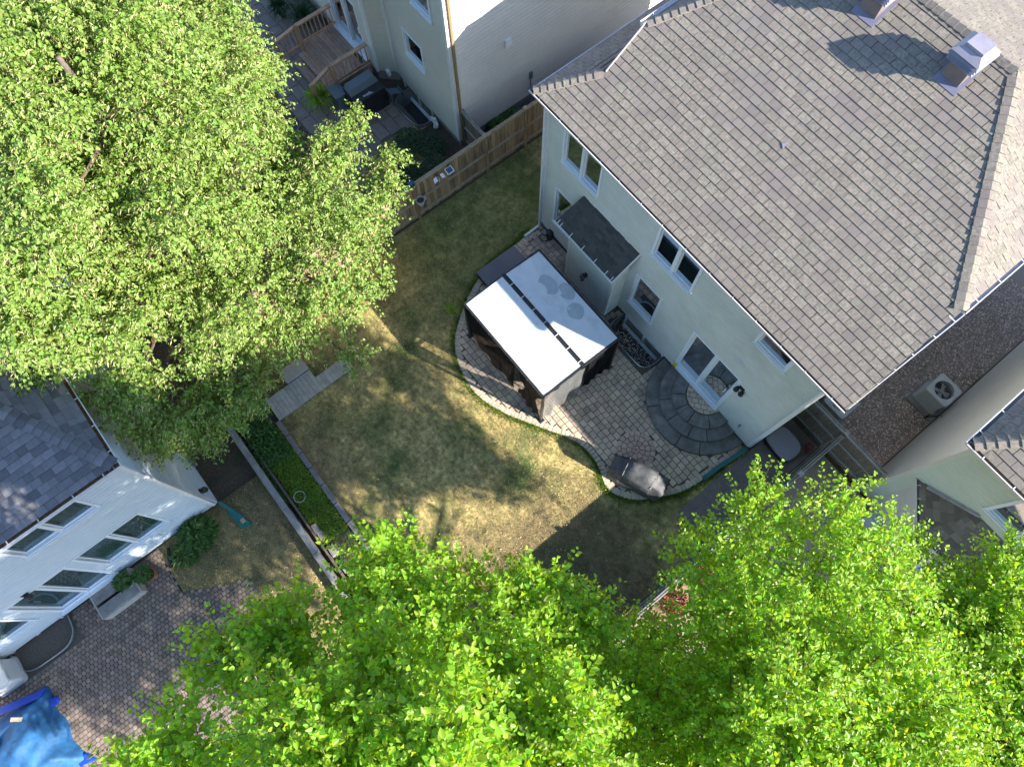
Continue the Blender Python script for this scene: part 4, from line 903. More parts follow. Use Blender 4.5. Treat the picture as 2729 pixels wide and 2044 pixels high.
for k, (cx, cy, ra, rb) in enumerate(((2.75, -2.12, .36, .25), (3.25, -1.82, .30, .22), (3.9, -2.02, .27, .24))):
    m = MB(); pts = [(cx + ra * math.cos(t) * (1 + .05 * math.sin(3 * t + k)), cy + rb * math.sin(t)) for t in [2 * PI * i / 28 for i in range(28)]]
    b_ = (cy - GM) / (GY1 - GM); zz = GR + (GH - GR) * b_ + .045 - .024
    zz = max(GR + (GH - GR) * ((b - GM - .09) / (GY1 + .02 - GM - .09)) + .045 - .035 * math.sin(PI * (a - GX0) / (GX1 - GX0)) ** .6 * math.sin(PI * min(1, max(0, (b - GM) / (GY1 - GM)))) for a, b in pts) + .004
    n_ = len(pts); cz = []
    m.hexa([(a, b, zz - .05) for a, b in pts], [(a, b, zz) for a, b in pts]); m.build('rain_puddle', 'puddle', c2)
m = MB()
for k in range(14):
    x = GX0 + .15 + (GX1 - GX0 - .3) * k / 13
    m.bar((x, GY0 - .035, GH + .04), (x + .02, GY0 + .02, GH + .055), .02, .008)
    if k % 2: m.bar((x, GM - .06, GR + .055), (x, GM + .1, GR + .055), .018, .008)
m.build('canopy_ring', 'white', gz)
def drape(p, q, z0, z1, mat, folds, amp, n=60, name='side_curtain', pinch=None):
    p = Vector((*p, 0)); q = Vector((*q, 0)); d = q - p; nn = Vector((-d.y, d.x, 0)).normalized(); m = MB(); rows = 9; g = []
    for i in range(n + 1):
        a = i / n; r = []
        for j in range(rows + 1):
            b = j / rows; aa = a
            if pinch is not None: aa = pinch + (a - pinch) * (1 - .55 * math.sin(PI * min(1, (1 - b) * 1.1)) ** 2)
            o = nn * amp * math.sin(aa * folds * 2 * PI + b * 1.5) * (.4 + .6 * (1 - b)) + nn * .02 * math.sin(7 * b + a * 9)
            v = p + d * aa + o; r.append((v.x, v.y, z0 + (z1 - z0) * b))
        g.append(r)
    for i in range(n):
        for j in range(rows): m.face([g[i][j], g[i + 1][j], g[i + 1][j + 1], g[i][j + 1]])
    return m.build(name, mat, gz, smooth=True)
drape((GX0, GY1), (GX0, GY0), .05, GH - .03, 'netting', 6, .03)
drape((GX0, GY0), (GX0 + 2.3, GY0), .03, GH - .03, 'netting', 3, .035)
drape((GX0 + 2.5, GY0), (GX1, GY0), .03, GH - .03, 'netting', 4, .03, pinch=.5)
drape((GX0, GY1), (GX1, GY1), .05, GH - .03, 'netting', 7, .03)
drape((GX1, GY1), (GX1, -2.7), .05, GH - .03, 'netting', 4, .03)
drape((GX1 + .02, -2.9), (GX1 + .02, GY0), .05, GH - .03, 'sheer', 3, .06)
# seats inside, seen dimly through the netting
def sling_chair(x, y, rz, label, mat='chairblue', group=None):
    t = thing('patio_chair', (x, y, 0.03), label, 'chair', group); ca, sa = math.cos(rz), math.sin(rz)
    W2 = lambda a, b, z: (x + a * ca - b * sa, y + a * sa + b * ca, z)
    for s in (-1, 1):
        m = MB(); m.tube([W2(s * .28, .28, .03), W2(s * .28, .26, .6), W2(s * .28, -.2, .62), W2(s * .28, -.3, .03)], .016, 6); m.build('side_frame', 'bluegrey', t)
    m = MB(); m.hexa([W2(-.26, .28, .42), W2(.26, .28, .42), W2(.26, -.22, .38), W2(-.26, -.22, .38)], [W2(-.26, .28, .435), W2(.26, .28, .435), W2(.26, -.22, .395), W2(-.26, -.22, .395)]); m.build('seat', mat, t)
    m = MB(); m.hexa([W2(-.26, -.22, .39), W2(.26, -.22, .39), W2(.26, -.42, .98), W2(-.26, -.42, .98)], [W2(-.26, -.24, .385), W2(.26, -.24, .385), W2(.26, -.44, .975), W2(-.26, -.44, .975)]); m.build('backrest', mat, t); return t
sling_chair(2.5, -3.6, 2.2, 'dark patio chair inside the gazebo behind the netting at its left', 'black'); sling_chair(4.4, -3.7, -2.4, 'dark patio chair inside the gazebo behind the netting at its right', 'black')
tb = thing('patio_table', (3.5, -3.1, .03), 'low grey table standing inside the netted gazebo', 'table')
m = MB(); m.box(3.0, 4.0, -3.4, -2.8, .5, .54); m.build('table_top', 'potgrey', tb)
for dx in (-.42, .42):
    for dy in (-.24, .24): m = MB(); m.box(3.5 + dx - .02, 3.5 + dx + .02, -3.1 + dy - .02, -3.1 + dy + .02, .03, .5); m.build('leg', 'blackmetal', tb)
bxx = thing('deck_box', (.65, -2.2, .03), 'flat dark grey storage box at the left end of the gazebo', 'box')
m = MB(); m.box(.24, 1.3, -2.94, -1.44, .03, .44); m.build('body', 'black', bxx); m = MB(); m.box(.2, 1.34, -2.98, -1.4, .44, .5); m.build('lid', 'lid', bxx)

# ================================================================== COVERED GRILL
gr = thing('covered_grill', (8.6, -3.3, .03), 'grey fabric covered grill standing on the edge of the paver patio', 'grill')
ga = R_(24); gc = Vector((8.62, -3.34, 0))
def gp(a, b, z): return (gc.x + a * math.cos(ga) - b * math.sin(ga), gc.y + a * math.sin(ga) + b * math.cos(ga), z)
sec = [(-.86, .28, .62, .30), (-.80, .31, .80, .26), (-.50, .34, .92, .22), (-.46, .34, 1.13, .17), (.42, .34, 1.15, .17), (.47, .34, .98, .24), (.80, .31, .86, .26), (.88, .27, .66, .30)]
nn_ = 16; m = MB(); rings = []
for si, (a, hw, zt, tw) in enumerate(sec):
    ring = []
    prof = [(-hw - .05, .04), (-hw - .03, .3), (-hw - .01, zt * .62), (-hw * .92, zt * .80), (-tw * .9, zt * .97), (-tw * .3, zt), (tw * .4, zt), (tw, zt * .985), (hw * .96, zt * .8), (hw, zt * .5), (hw + .03, .25), (hw + .05, .04)]
    for bi, (b, z) in enumerate(prof):
        w_ = .02 * math.sin(bi * 2.1 + si * 1.7); ring.append(gp(a + w_ * .6, b + w_, z + .03))
    rings.append(ring)
for r0, r1 in zip(rings, rings[1:]):
    for i in range(len(r0) - 1): m.face([r0[i], r1[i], r1[i + 1], r0[i + 1]])
m.face(list(reversed(rings[0]))); m.face(rings[-1])
gco = m.build('fabric_cover', 'cover', gr)
import bmesh
bmm = bmesh.new(); bmm.from_mesh(gco.data); bmesh.ops.remove_doubles(bmm, verts=bmm.verts, dist=.001); bmesh.ops.recalc_face_normals(bmm, faces=bmm.faces)
bmesh.ops.subdivide_edges(bmm, edges=bmm.edges[:], cuts=2, use_grid_fill=True, smooth=.0)
for v in bmm.verts:
    c = v.co + Vector(gr.location); k = math.sin(c.x * 19 + c.z * 6) * math.sin(c.y * 15 + c.z * 9) ; v.co += v.normal * (.012 * k + random.uniform(-.003, .003))
bmm.to_mesh(gco.data); bmm.free(); gco.data.polygons.foreach_set('use_smooth', [True] * len(gco.data.polygons))
m = MB(); m.tube([gp(-.46, -.3, 1.0), gp(-.47, .0, 1.19), gp(-.46, .3, 1.0)], .008, 5); m.tube([gp(.43, -.3, 1.0), gp(.44, .0, 1.2), gp(.43, .3, 1.0)], .008, 5); m.build('seam', 'flashing', gr)
for a in (-.6, .6):
    for b in (-.25, .25): m = MB(); m.tube([gp(a, b - .02, .07), gp(a, b + .02, .07)], .045, 10); m.build('wheel', 'black', gr)

# green flexible downspout extension
m = MB(); cpts = smoothcurve([(10.03, -.03, .12), (10.0, -.5, .09), (9.93, -1.1, .08), (9.9, -1.72, .08)], 8)
for i, (a, b) in enumerate(zip(cpts, cpts[1:])):
    m.bar(a, b, .125, .08)
    for k in range(3): p = a.lerp(b, k / 3); q = a.lerp(b, k / 3 + .12); m.bar(p, q, .135, .09)
m.build('drain_hose', 'green', label='green ribbed downspout hose lying along the right edge of the patio', cat='hose')

# ================================================================== AIR CONDITIONERS
def aircon(x, y, z, label, s=.41, h=.82, rz=0):
    t = thing('air_conditioner', (x, y, z), label, 'air conditioner', 'outdoor air conditioners')
    m = MB(); e = s - .035; cr = .07
    def rsq(r, c): return [(x + sx * r - (0 if k else 0), y + sy * r) for sx, sy, k in ((-1, -1, 0), (1, -1, 0), (1, 1, 0), (-1, 1, 0))]
    def rr(r, c): 
        out = []
        for cx, cy, a0 in ((r - c, r - c, 0), (-r + c, r - c, 90), (-r + c, -r + c, 180), (r - c, -r + c, 270)):
            for k in range(4): t_ = R_(a0 + 30 * k); out.append((x + cx + c * math.cos(t_), y + cy + c * math.sin(t_)))
        return out
    P = rr(e - .02, .07); m.hexa([(*p, z + .06) for p in P], [(*p, z + h - .05) for p in P], bottom=False, cap=False); m.build('coil', 'ac_side', t)
    m = MB()
    for k in range(int((h - .2) / .034)):
        zz = z + .1 + .034 * k; P = rr(e, .08); Q = rr(e - .018, .07); n_ = len(m.v); kk = len(P); m.v += [(*p, zz) for p in P] + [(*q, zz + .016) for q in Q]
        for i in range(kk): m.f.append((n_ + i, n_ + (i + 1) % kk, n_ + kk + (i + 1) % kk, n_ + kk + i)); m.m.append(0)
    m.build('louvre', 'ac', t)
    m = MB(); P = rr(s, .1); m.hexa([(*p, z) for p in P], [(*p, z + .07) for p in P]); m.build('base_pan', 'ac', t)
    m = MB(); P = rr(s, .1); nP = len(P); Rr = .30; C_ = [(x + Rr * math.cos(R_(360 * i / nP + 10)), y + Rr * math.sin(R_(360 * i / nP + 10))) for i in range(nP)]
    n_ = len(m.v); m.v += [(*p, z + h - .06) for p in P] + [(*p, z + h - .005) for p in P] + [(x + (p[0] - x) * .95, y + (p[1] - y) * .95, z + h + .02) for p in P] + [(*c, z + h + .02) for c in C_] + [(*c, z + h - .12) for c in C_]
    for a in range(4):
        for i in range(nP): m.f.append((n_ + a * nP + i, n_ + a * nP + (i + 1) % nP, n_ + (a + 1) * nP + (i + 1) % nP, n_ + (a + 1) * nP + i)); m.m.append(0)
    m.build('top_cover', 'ac', t)
    m = MB(); m.lathe((x, y, z + h - .3), [(.001, 0), (.32, 0)], 20); m.build('fan_well', 'black', t)
    m = MB(); m.lathe((x, y, z + h - .1), [(.001, .0), (.06, 0), (.07, -.12), (.001, -.12)], 12); m.build('fan_motor', 'ac_side', t)
    for k in range(4):
        a = R_(90 * k + 20); m = MB(); P = lambda r, o, zz: (x + r * math.cos(a) - o * math.sin(a), y + r * math.sin(a) + o * math.cos(a), z + h + zz)
        m.hexa([P(.05, -.04, -.17), P(.26, -.09, -.2), P(.26, .07, -.14), P(.05, .04, -.15)], [P(.05, -.04, -.165), P(.26, -.09, -.195), P(.26, .07, -.135), P(.05, .04, -.145)]); m.build('fan_blade', 'ac_side', t)
    m = MB()
    for r in (.1, .15, .2, .25): m.tube([(x + r * math.cos(R_(20 * i)), y + r * math.sin(R_(20 * i)), z + h + .012) for i in range(19)], .0028, 3, cap=False)
    for k in range(4): a = R_(45 + 90 * k); m.tube([(x, y, z + h + .016), (x + .36 * math.cos(a), y + .36 * math.sin(a), z + h + .016)], .006, 4)
    m.build('fan_guard', 'ac_side', t); return t
aircon(12.47, 5.62, .05, 'beige air conditioner with visible fan blades standing on gravel by the beige wall')
aircon(10.78, 2.92, .05, 'pale air conditioner half hidden beneath the corner gutter of the taupe roof')
aircon(1.72, -21.0, .05, 'grey air conditioner at the bottom left beside the blue tarpaulin')
m = MB(); m.prism([(12.0, 5.05), (13.0, 5.05), (13.0, 6.1), (12.0, 6.1)], .0, .05); m.prism([(10.3, 2.4), (11.3, 2.4), (11.3, 3.4), (10.3, 3.4)], 0, .05); m.build('concrete_pad', 'concrete', kind='structure')
m = MB(); m.tube([(12.95, 5.0, .6), (12.85, 4.93, .5), (12.8, 4.95, .15), (12.84, 5.2, .1)], .02, 6); m.tube([(13.0, 5.0, .8), (12.92, 4.98, .7), (12.9, 5.1, .3)], .012, 6); m.build('refrigerant_line', 'black', label='dark pipes looping from the beige wall to the fan air conditioner', cat='pipe')

# ================================================================== RIGHT NEIGHBOUR
rn = thing('neighbour_house', (17, 6, 0), 'beige and pale green sided house with angled bay at the right edge', 'house')
NX, NY = 13.08, 1.75; NE = 6.5
m = MB(); siding(m, (NX, 14), (NX, NY), (-1, 0), .22, 6.3, (), lap=.085); m.build('side_wall', 'siding_rn', rn)
m = MB(); siding(m, (NX, NY), (24, NY), (0, -1), .22, 6.3, [(1.45, 3.3, 4.37, 5.75)], lap=.1); m.build('back_wall', 'siding_green', rn)
m = MB(); m.box(NX + .03, 23.9, NY + .03, 13.9, -.3, .24); m.build('foundation', 'concrete', rn)
m = MB(); m.box(NX - .03, NX + .1, NY - .03, NY + .1, .2, 6.3); m.build('corner_trim', 'siding_rn', rn)
window(rn, (NX, NY), (1, 0), (0, -1), 1.52, 3.2, 4.45, 5.68, 2)
m = MB(); m.box(NX - .02 - .08, NX - .012, 6.9, 7.1, 2.6, 2.78); m.build('vent_hood', 'siding_rn', rn)
rf2 = Roof(rn, 'shingle', limit=120, tabw=.33, expo=.21); ry0 = 1.33; rx0 = 12.82; rp, rq = .4163, .535; H_ = 2.6; yR = ry0 + H_ / rp; xR = rx0 + H_ / rq
sp_, sq_ = math.sqrt(1 + rp * rp), math.sqrt(1 + rq * rq)
rf2.plane((rx0, ry0, NE), (1, 0, 0), (0, 1, rp), [(0, 0), (11, 0), (11, (yR - ry0) * sp_), (xR - rx0, (yR - ry0) * sp_)], 9); rf2.deck([(rx0, ry0, NE), (rx0 + 11, ry0, NE), (rx0 + 11, yR, NE + H_), (xR, yR, NE + H_)])
rf2.plane((rx0, 14, NE), (0, -1, 0), (1, 0, rq), [(0, 0), (14 - ry0, 0), (14 - yR, (xR - rx0) * sq_), (0, (xR - rx0) * sq_)], 9); rf2.deck([(rx0, 14, NE), (rx0, ry0, NE), (xR, yR, NE + H_), (xR, 14, NE + H_)])
rf2.deck([(xR, yR, NE + H_), (24, yR, NE + H_), (24, 14, NE + H_ - 2), (xR, 14, NE + H_)])
r2 = rf2.finish(); hipcaps(r2, (rx0 + .03, ry0 + .03, NE + .01), (xR, yR, NE + H_), (0, -1, -.4), (-1, 0, -.5), 'shingle', pitch=.22)
gutter(rn, (rx0 - .05, ry0 - .09, NE), (24, ry0 - .09, NE), (0, -1, 0)); gutter(rn, (rx0 - .1, 14, NE), (rx0 - .1, ry0 - .05, NE), (-1, 0, 0), dirt='bluegrey', wdt=.14)
m = MB(); m.box(rx0 + .0, 24, ry0 + .05, NY, 6.28, 6.33); m.box(rx0, NX, NY, 14, 6.28, 6.33); m.build('soffit', 'trim', rn)
# low angled bay on the back wall
by_ = MB(); siding(by_, (13.5, 1.75), (14.35, .92), (-1, -1), .3, 3.05, (), lap=.1); siding(by_, (14.35, .92), (18, .92), (0, -1), .3, 3.05, [(1.0, 2.6, .6, 2.6)], lap=.1); bay = by_.build('bay', 'siding_rn', rn)
m = MB(); m.prism([(13.5, 1.74), (14.35, .95), (18, .95), (18, 1.74)], -.1, .32); m.build('bay_base', 'concrete', bay)
window(rn, (15.4, .92), (1, 0), (0, -1), 0, 1.5, .65, 2.5, 2, name='sliding_door', door=True)
m = MB()
for pts in ([(13.35, 1.75, 3.06), (14.3, .72, 3.08), (14.62, 1.74, 3.95)], [(14.3, .72, 3.08), (18.1, .72, 3.08), (18.1, 1.74, 3.95), (14.62, 1.74, 3.95)]):
    P = [Vector(p) for p in pts]; n = (P[1] - P[0]).cross(P[2] - P[0]).normalized(); m.hexa([p - n * .05 for p in P], P)
br_ = m.build('bay_roof', 'underlay', bay)
f = MB()
def roofpatch(f, O, U, V, poly, tw0=.3, expo=.16):
    O = Vector(O); U = Vector(U).normalized(); V = Vector(V).normalized(); N = U.cross(V).normalized(); hp = halfplanes(poly); v = 0; mx = max(p[1] for p in poly); mu = max(p[0] for p in poly)
    while v < mx:
        u = -random.uniform(0, tw0)
        while u < mu:
            tw = tw0 * random.uniform(.7, 1.2); q = clip([(u + .005, v), (u + tw, v), (u + tw, v + expo), (u + .005, v + expo)], hp); u += tw
            if len(q) < 3: continue
            n_ = len(f.v); k = len(q); f.v += [tuple(O + U * a + V * b) for a, b in q] + [tuple(O + U * a + V * b + N * (.003 + .018 * (1 - (b - v) / expo))) for a, b in q]
            for i in range(k): f.f.append((n_ + i, n_ + (i + 1) % k, n_ + k + (i + 1) % k, n_ + k + i)); f.m.append(0)
            f.f.append(tuple(range(n_ + k, n_ + 2 * k))); f.m.append(0)
        v += expo
sl3 = math.hypot(1.02, .87); roofpatch(f, (14.3, .72, 3.08), (1, 0, 0), (0, 1.02, .87), [(0, 0), (3.8, 0), (3.8, sl3), (.32, sl3)])
a_ = Vector((13.35, 1.75, 3.06)); b_ = Vector((14.3, .72, 3.08)); c_ = Vector((14.62, 1.74, 3.95)); uu = (b_ - a_).normalized(); h_ = (c_ - a_).dot(uu); vv = (c_ - a_ - uu * h_); roofpatch(f, a_, uu, vv, [(0, 0), ((b_ - a_).length, 0), (h_, vv.length)])
f.build('shingle_field', 'shingle_brown', bay, kind='stuff')
gutter(rn, (13.3, 1.68, 3.1), (14.25, .62, 3.1), (-.74, -.67, 0), wdt=.14, hang=.3); gutter(rn, (14.25, .62, 3.1), (18.1, .62, 3.1), (0, -1, 0), wdt=.12, hang=.4)
m = MB(); m.bar((13.6, 1.66, 3.25), (14.7, 1.69, 4.02), .1, .05); m.build('wall_flashing', 'flashing', rn)
m = MB(); m.box(13.65, 14.2, 1.0, 1.6, .03, .9); m.build('corner_cabinet', 'potgrey', label='pale cabinet against the angled bay behind the lime tree', cat='cabinet')
bins = thing('storage_chest', (10.7, .9, .02), 'mottled grey rounded lid chest beside the right corner of the main house', 'box')
m = MB(); P = smoothcurve([(10.25, .55, 0), (10.95, .5, 0), (11.15, .7, 0), (11.12, 1.1, 0), (10.9, 1.28, 0), (10.35, 1.3, 0), (10.18, 1.1, 0), (10.16, .7, 0)], 4, True); m.hexa([(p.x, p.y, .02) for p in P], [(p.x, p.y, .26) for p in P]); m.build('body', 'black', bins)
m = MB(); m.hexa([(p.x, p.y, .26) for p in P], [((p.x - 10.65) * .96 + 10.65, (p.y - .9) * .96 + .9, .32) for p in P]); m.build('lid', 'granite', bins)
m = MB(); m.tube([(11.2 + .1 * math.sin(i * .9), 1.3 + .08 * math.cos(i * 1.3) + .02 * i, .05 + .02 * i) for i in range(14)], .018, 5); m.build('red_hose', 'red', label='tangle of red hose lying behind the mottled grey chest', cat='hose')
m = MB(); m.box(10.15, 11.4, -3.0, 1.75, 0, .012); m.build('stone_path', 'slab', kind='structure')
# ================================================================== LEFT NEIGHBOUR (white siding)
ln = thing('neighbour_house', (-4, -19, 0), 'white sided house with slate blue shingles and leaf filled gutters at the left edge', 'house')
LX, LY, LE = 1.19, -13.76, 6.23
hl = [(-14.88, -16.88, 4.62, 5.72), (-14.82, -16.8, 1.2, 3.08), (-17.02, -18.82, .3, 3.0), (-19.08, -21.2, 1.08, 2.7)]
m = MB(); siding(m, (LX, LY), (LX, -27), (1, 0), .2, 6.0, [(LY - a, LY - b, c, d) for a, b, c, d in hl], lap=.16, out=.05); m.build('back_wall', 'siding_white', ln)
m = MB(); siding(m, (-14, LY), (LX, LY), (0, 1), .2, 6.0, (), lap=.16, out=.045); m.build('side_wall', 'siding_white', ln)
m = MB(); m.box(-14, LX - .03, -27, LY - .03, -.8, .22); m.build('foundation', 'concrete', ln)
m = MB(); m.box(LX - .1, LX + .035, LY - .1, LY + .035, .2, 6.0); m.build('corner_trim', 'trim', ln)
LA, LD, LN_ = (LX, LY), (0, -1), (1, 0)
window(ln, LA, LD, LN_, 1.2, 3.03, 4.72, 5.62, 2, curtains=(0, 1), cmat='pale_reflection', coff=.09); window(ln, LA, LD, LN_, 1.13, 2.97, 1.3, 2.97, 2, curtains=(0, 1), cmat='pale_reflection', coff=.09); window(ln, LA, LD, LN_, 3.36, 4.96, .55, 2.88, 2, name='sliding_door', door=True, frame=.1, curtains=(0, 1), cmat='pale_reflection', coff=.1); window(ln, LA, LD, LN_, 5.42, 7.3, 1.18, 2.58, 2, curtains=(0, 1), cmat='pale_reflection', coff=.09)  # pale folds added behind the glass to imitate its light reflections
window(ln, (LX - .02, LY), LD, LN_, 5.35, 6.85, -.42, .12, 2, name='basement_window', frame=.06, depth=.4)
well(ln, [(LX, -20.72), (LX + .5, -20.68), (LX + .8, -20.4), (LX + .86, -19.9), (LX + .84, -19.3), (LX + .6, -19.0), (LX + .3, -18.92), (LX, -18.9)], -.7, .1)
lantern_m = MB(); lantern_m.lathe((LX + .12, -18.12, 2.95), [(.001, .09), (.05, .08), (.09, -.08), (.07, -.08), (.001, 0)], 12); lantern_m.box(LX + .01, LX + .07, -18.2, -18.04, 2.98, 3.08); lantern_m.build('wall_lamp', 'blackmetal', ln)
m = MB(); m.box(LX + .012, LX + .09, -15.5, -15.36, .78, .95); m.build('outlet_box', 'white', ln)
m = MB(); m.box(-.45, -.15, LY + .012, LY + .14, .1, .5)
for k in range(3): m.bar((-.4 + .1 * k, LY + .15, .14), (-.4 + .1 * k, LY + .15, .46), .02, .02)
m.build('vent_cover', 'metal', ln)
m = MB(); m.lathe((1.05, LY + .16, 1.2), [(.001, .1), (.08, .05), (.09, -.08), (.001, -.1)], 10); m.box(.98, 1.1, LY + .01, LY + .1, 1.1, 1.3); m.build('security_lamp', 'black', ln)
rf3 = Roof(ln, 'shingle_blue', tabw=.30, expo=.185, gap=.004, th=.02, irregular=True, limit=300); ex, ey = 1.38, -13.62; tx, ty = .33, .66; sx_, sy_ = math.sqrt(1 + tx * tx), math.sqrt(1 + ty * ty); HL = 2.6
rf3.plane((ex, -27, LE), (0, 1, 0), (-1, 0, tx), [(0, 0), (27 + ey, 0), (27 + ey - HL / ty, HL / tx * sx_), (0, HL / tx * sx_)], 9.5); rf3.deck([(ex, -27, LE), (ex, ey, LE), (ex - HL / tx, ey - HL / ty, LE + HL), (ex - HL / tx, -27, LE + HL)])
rf3.plane((ex, ey, LE), (-1, 0, 0), (0, -1, ty), [(0, 0), (15, 0), (15, HL / ty * sy_), (HL / tx, HL / ty * sy_)], 6); rf3.deck([(ex, ey, LE), (ex - 15, ey, LE), (ex - 15, ey - HL / ty, LE + HL), (ex - HL / tx, ey - HL / ty, LE + HL)])
r3 = rf3.finish(); hipcaps(r3, (ex - .02, ey - .02, LE + .01), (ex - HL / tx, ey - HL / ty, LE + HL), (1, 0, -.33), (0, 1, -.6), 'shingle_blue', wdt=.17, pitch=.2, th=.03)
gutter(ln, (ex + .1, ey + .08, LE), (ex + .1, -27, LE), (1, 0, 0), dirt='leafdirt', wdt=.15); gutter(ln, (-13.5, ey + .1, LE), (ex + .08, ey + .1, LE), (0, 1, 0), dirt='leafdirt', wdt=.17)
m = MB(); m.box(LX, ex, -27, ey, 6.0, 6.05); m.box(-13.5, LX, LY, ey, 6.0, 6.05); m.build('soffit', 'trim', ln)
m = MB(); m.bar((LX + .1, LY - .05, .35), (LX + .1, LY + .1, 6.1), .09, .07, up=(1, 0, 0)); m.build('downspout', 'trim', ln)
gs = thing('splash_spout', (1.8, -13.5, 0), 'green plastic downspout extension lying at the corner of the white house', 'downspout')
m = MB(); m.bar((1.25, -13.70, .2), (1.85, -13.48, .12), .1, .08); m.build('pipe', 'green', gs)
m = MB(); m.hexa([(1.6, -13.72, .02), (2.3, -13.62, .02), (2.42, -13.28, .02), (1.8, -13.42, .02)], [(1.62, -13.70, .07), (2.3, -13.58, .07), (2.4, -13.3, .07), (1.8, -13.44, .1)]); m.build('spout', 'green', gs)
m = MB(); m.box(2.08, 2.22, -13.5, -13.38, .08, .13); m.build('stone', 'plank', gs)
# patio of the white house
lp = MB(); lp.prism([(1.2, -22), (9.5, -22), (9.5, -15.0), (3.3, -15.0), (2.75, -16.0), (1.2, -15.95)], -.04, .004); lpat = lp.build('stone_patio', 'sand', kind='structure')
LPOLY = [(1.24, -22), (9.5, -22), (9.5, -14.95), (3.75, -14.2), (3.3, -15.05), (2.8, -16.0), (2.0, -15.95), (1.24, -15.9)]
lpc = []; xx = 1.24; r = 0
while xx < 9.3:
    yy = -22 + (.064 if r % 2 else 0)
    while yy < -14.3:
        w_ = .128; c = (xx + .062, yy + w_ / 2)
        if inside(c, LPOLY) and not (c[0] < 2.12 and -20.8 < c[1] < -18.86) :
            j = lambda: random.uniform(-.006, .006)
            lpc.append(([(xx + .007, yy + .007), (xx + .120, yy + .007), (xx + .120, yy + w_ - .007), (xx + .007, yy + w_ - .007)], 'p', c))
        yy += w_
    xx += .127; r += 1
pave(lpat, lpc, .0, .03, dict(p='paver_dark'), limit=300, score=lambda c: (0 if c[0] < 4.3 else 20) + (Vector((c[0], c[1], 0)) - CAM).length)
# timber landing, pots, shrub, furniture, tarpaulin
bn = thing('wooden_step', (1.72, -17.35, .0), 'weathered wooden step box below the sliding door of the white house', 'step')
for k, (x0, x1) in enumerate(((1.32, 1.68), (1.78, 2.12))):
    m = MB(); m.box(x0, x1, -17.98, -16.78, .36, .42); m.build('plank', 'oldwood', bn)
m = MB(); m.box(1.3, 2.13, -18.02, -17.98, .03, .43); m.box(1.3, 2.13, -16.78, -16.74, .03, .43); m.box(2.12, 2.15, -17.98, -16.78, .03, .36); m.build('frame', 'palewood', bn)
def pot(x, y, r, h, mat, label):
    t = thing('plant_pot', (x, y, .03), label, 'plant pot', 'potted plants by the white house'); m = MB(); m.lathe((x, y, .03), [(.001, 0), (r * .7, 0), (r, h), (r + .02, h), (r + .02, h + .03), (r - .02, h + .03), (r - .03, h - .03)], 20); m.build('pot', mat, t)
    m = MB(); m.lathe((x, y, .03 + h - .02), [(.001, .01), (r - .02, 0)], 20); m.build('potting_soil', 'soil', t); return t
def plant(parent, c, r, h, n, ln, wd, mat, name='foliage', up=.6, flat=False, **tg):
    ph = rng.uniform(0, 2 * PI, n); rr_ = r * np.sqrt(rng.uniform(0, 1, n)); z = rng.uniform(.15, 1, n) ** .6 * h * np.sqrt(np.clip(1 - (rr_ / (r * 1.15)) ** 2, .05, 1))
    p = np.stack([c[0] + rr_ * np.cos(ph), c[1] + rr_ * np.sin(ph), c[2] + z], 1)
    d = np.stack([np.cos(ph) + rng.normal(0, .7, n), np.sin(ph) + rng.normal(0, .7, n), rng.normal(up * .3, .35, n)], 1); nr = unit(np.stack([rng.normal(0, .35, n), rng.normal(0, .35, n), np.ones(n)], 1))
    return leafmesh(name, p, d, nr, rng.uniform(.7, 1.3, n) * ln, rng.uniform(.8, 1.2, n) * wd, mat, parent, **tg)
p1 = pot(1.82, -16.38, .19, .28, 'terracotta', 'round terracotta pot with leafy green plant right of the wooden step'); plant(p1, (1.75, -16.5, .3), .22, .3, 160, .11, .08, LEAF_GREEN)
p2 = pot(1.72, -16.9, .14, .45, 'palewood', 'tall pale pot with trailing plant at the end of the wooden step'); plant(p2, (1.62, -17.0, .45), .22, .3, 170, .11, .07, LEAF_GREEN)
def shrub(x, y, r, h, n, ln, wd, mat, label, cat='shrub', group=None, stems=7):
    t = thing('shrub', (x, y, 0), label, cat, group); m = MB()
    for k in range(stems):
        a = 2 * PI * k / stems + random.uniform(-.3, .3); m.tube([(x, y, 0), (x + r * .35 * math.cos(a), y + r * .35 * math.sin(a), h * .5), (x + r * .7 * math.cos(a), y + r * .7 * math.sin(a), h * .8)], [.012, .009, .004], 4)
    m.build('stem', 'twig', t); plant(t, (x, y, 0), r, h, n, ln, wd, mat); return t
shrub(1.72, -14.65, .5, .75, 800, .15, .06, LEAF_GREEN, 'leafy green shrub at the foot of the white house wall'); shrub(1.95, -15.3, .33, .5, 350, .14, .06, LEAF_GREEN, 'smaller leafy shrub between the green shrub and the dark pipe')
m = MB(); m.tube([(1.45, -15.6, .15), (1.7, -15.75, .1), (2.0, -15.85, .08)], .05, 8); m.build('drain_pipe', 'black', label='short curved black pipe at the lawn edge near the pots', cat='pipe')
ty_ = thing('blue_tarpaulin', (3.7, -21.0, 0), 'crumpled blue tarpaulin over a pile at the bottom left', 'tarpaulin')
gx, gy = 44, 30; vs = []; fs = []
for i in range(gx + 1):
    for j in range(gy + 1):
        x = 2.55 + 2.45 * i / gx; y = -22.6 + 2.3 * j / gy + .05 * math.sin(i * .35); a, b = i / gx, j / gy
        e = min(a, 1 - a, 1 - b) * 5; hgt = .62 * min(1, max(0, e)) ** .7; pk = .32 * math.exp(-((x - 3.75) ** 2 + (y + 21.25) ** 2) / .25)
        rd = .022 * abs(math.sin(math.atan2(y + 21.25, x - 3.75) * 4.5)) ; z = hgt + pk * (e > 0) - rd * min(1, max(0, e)) + .02 * math.sin(x * 13 + y * 7)
        vs.append((x, y, max(.02, z)))
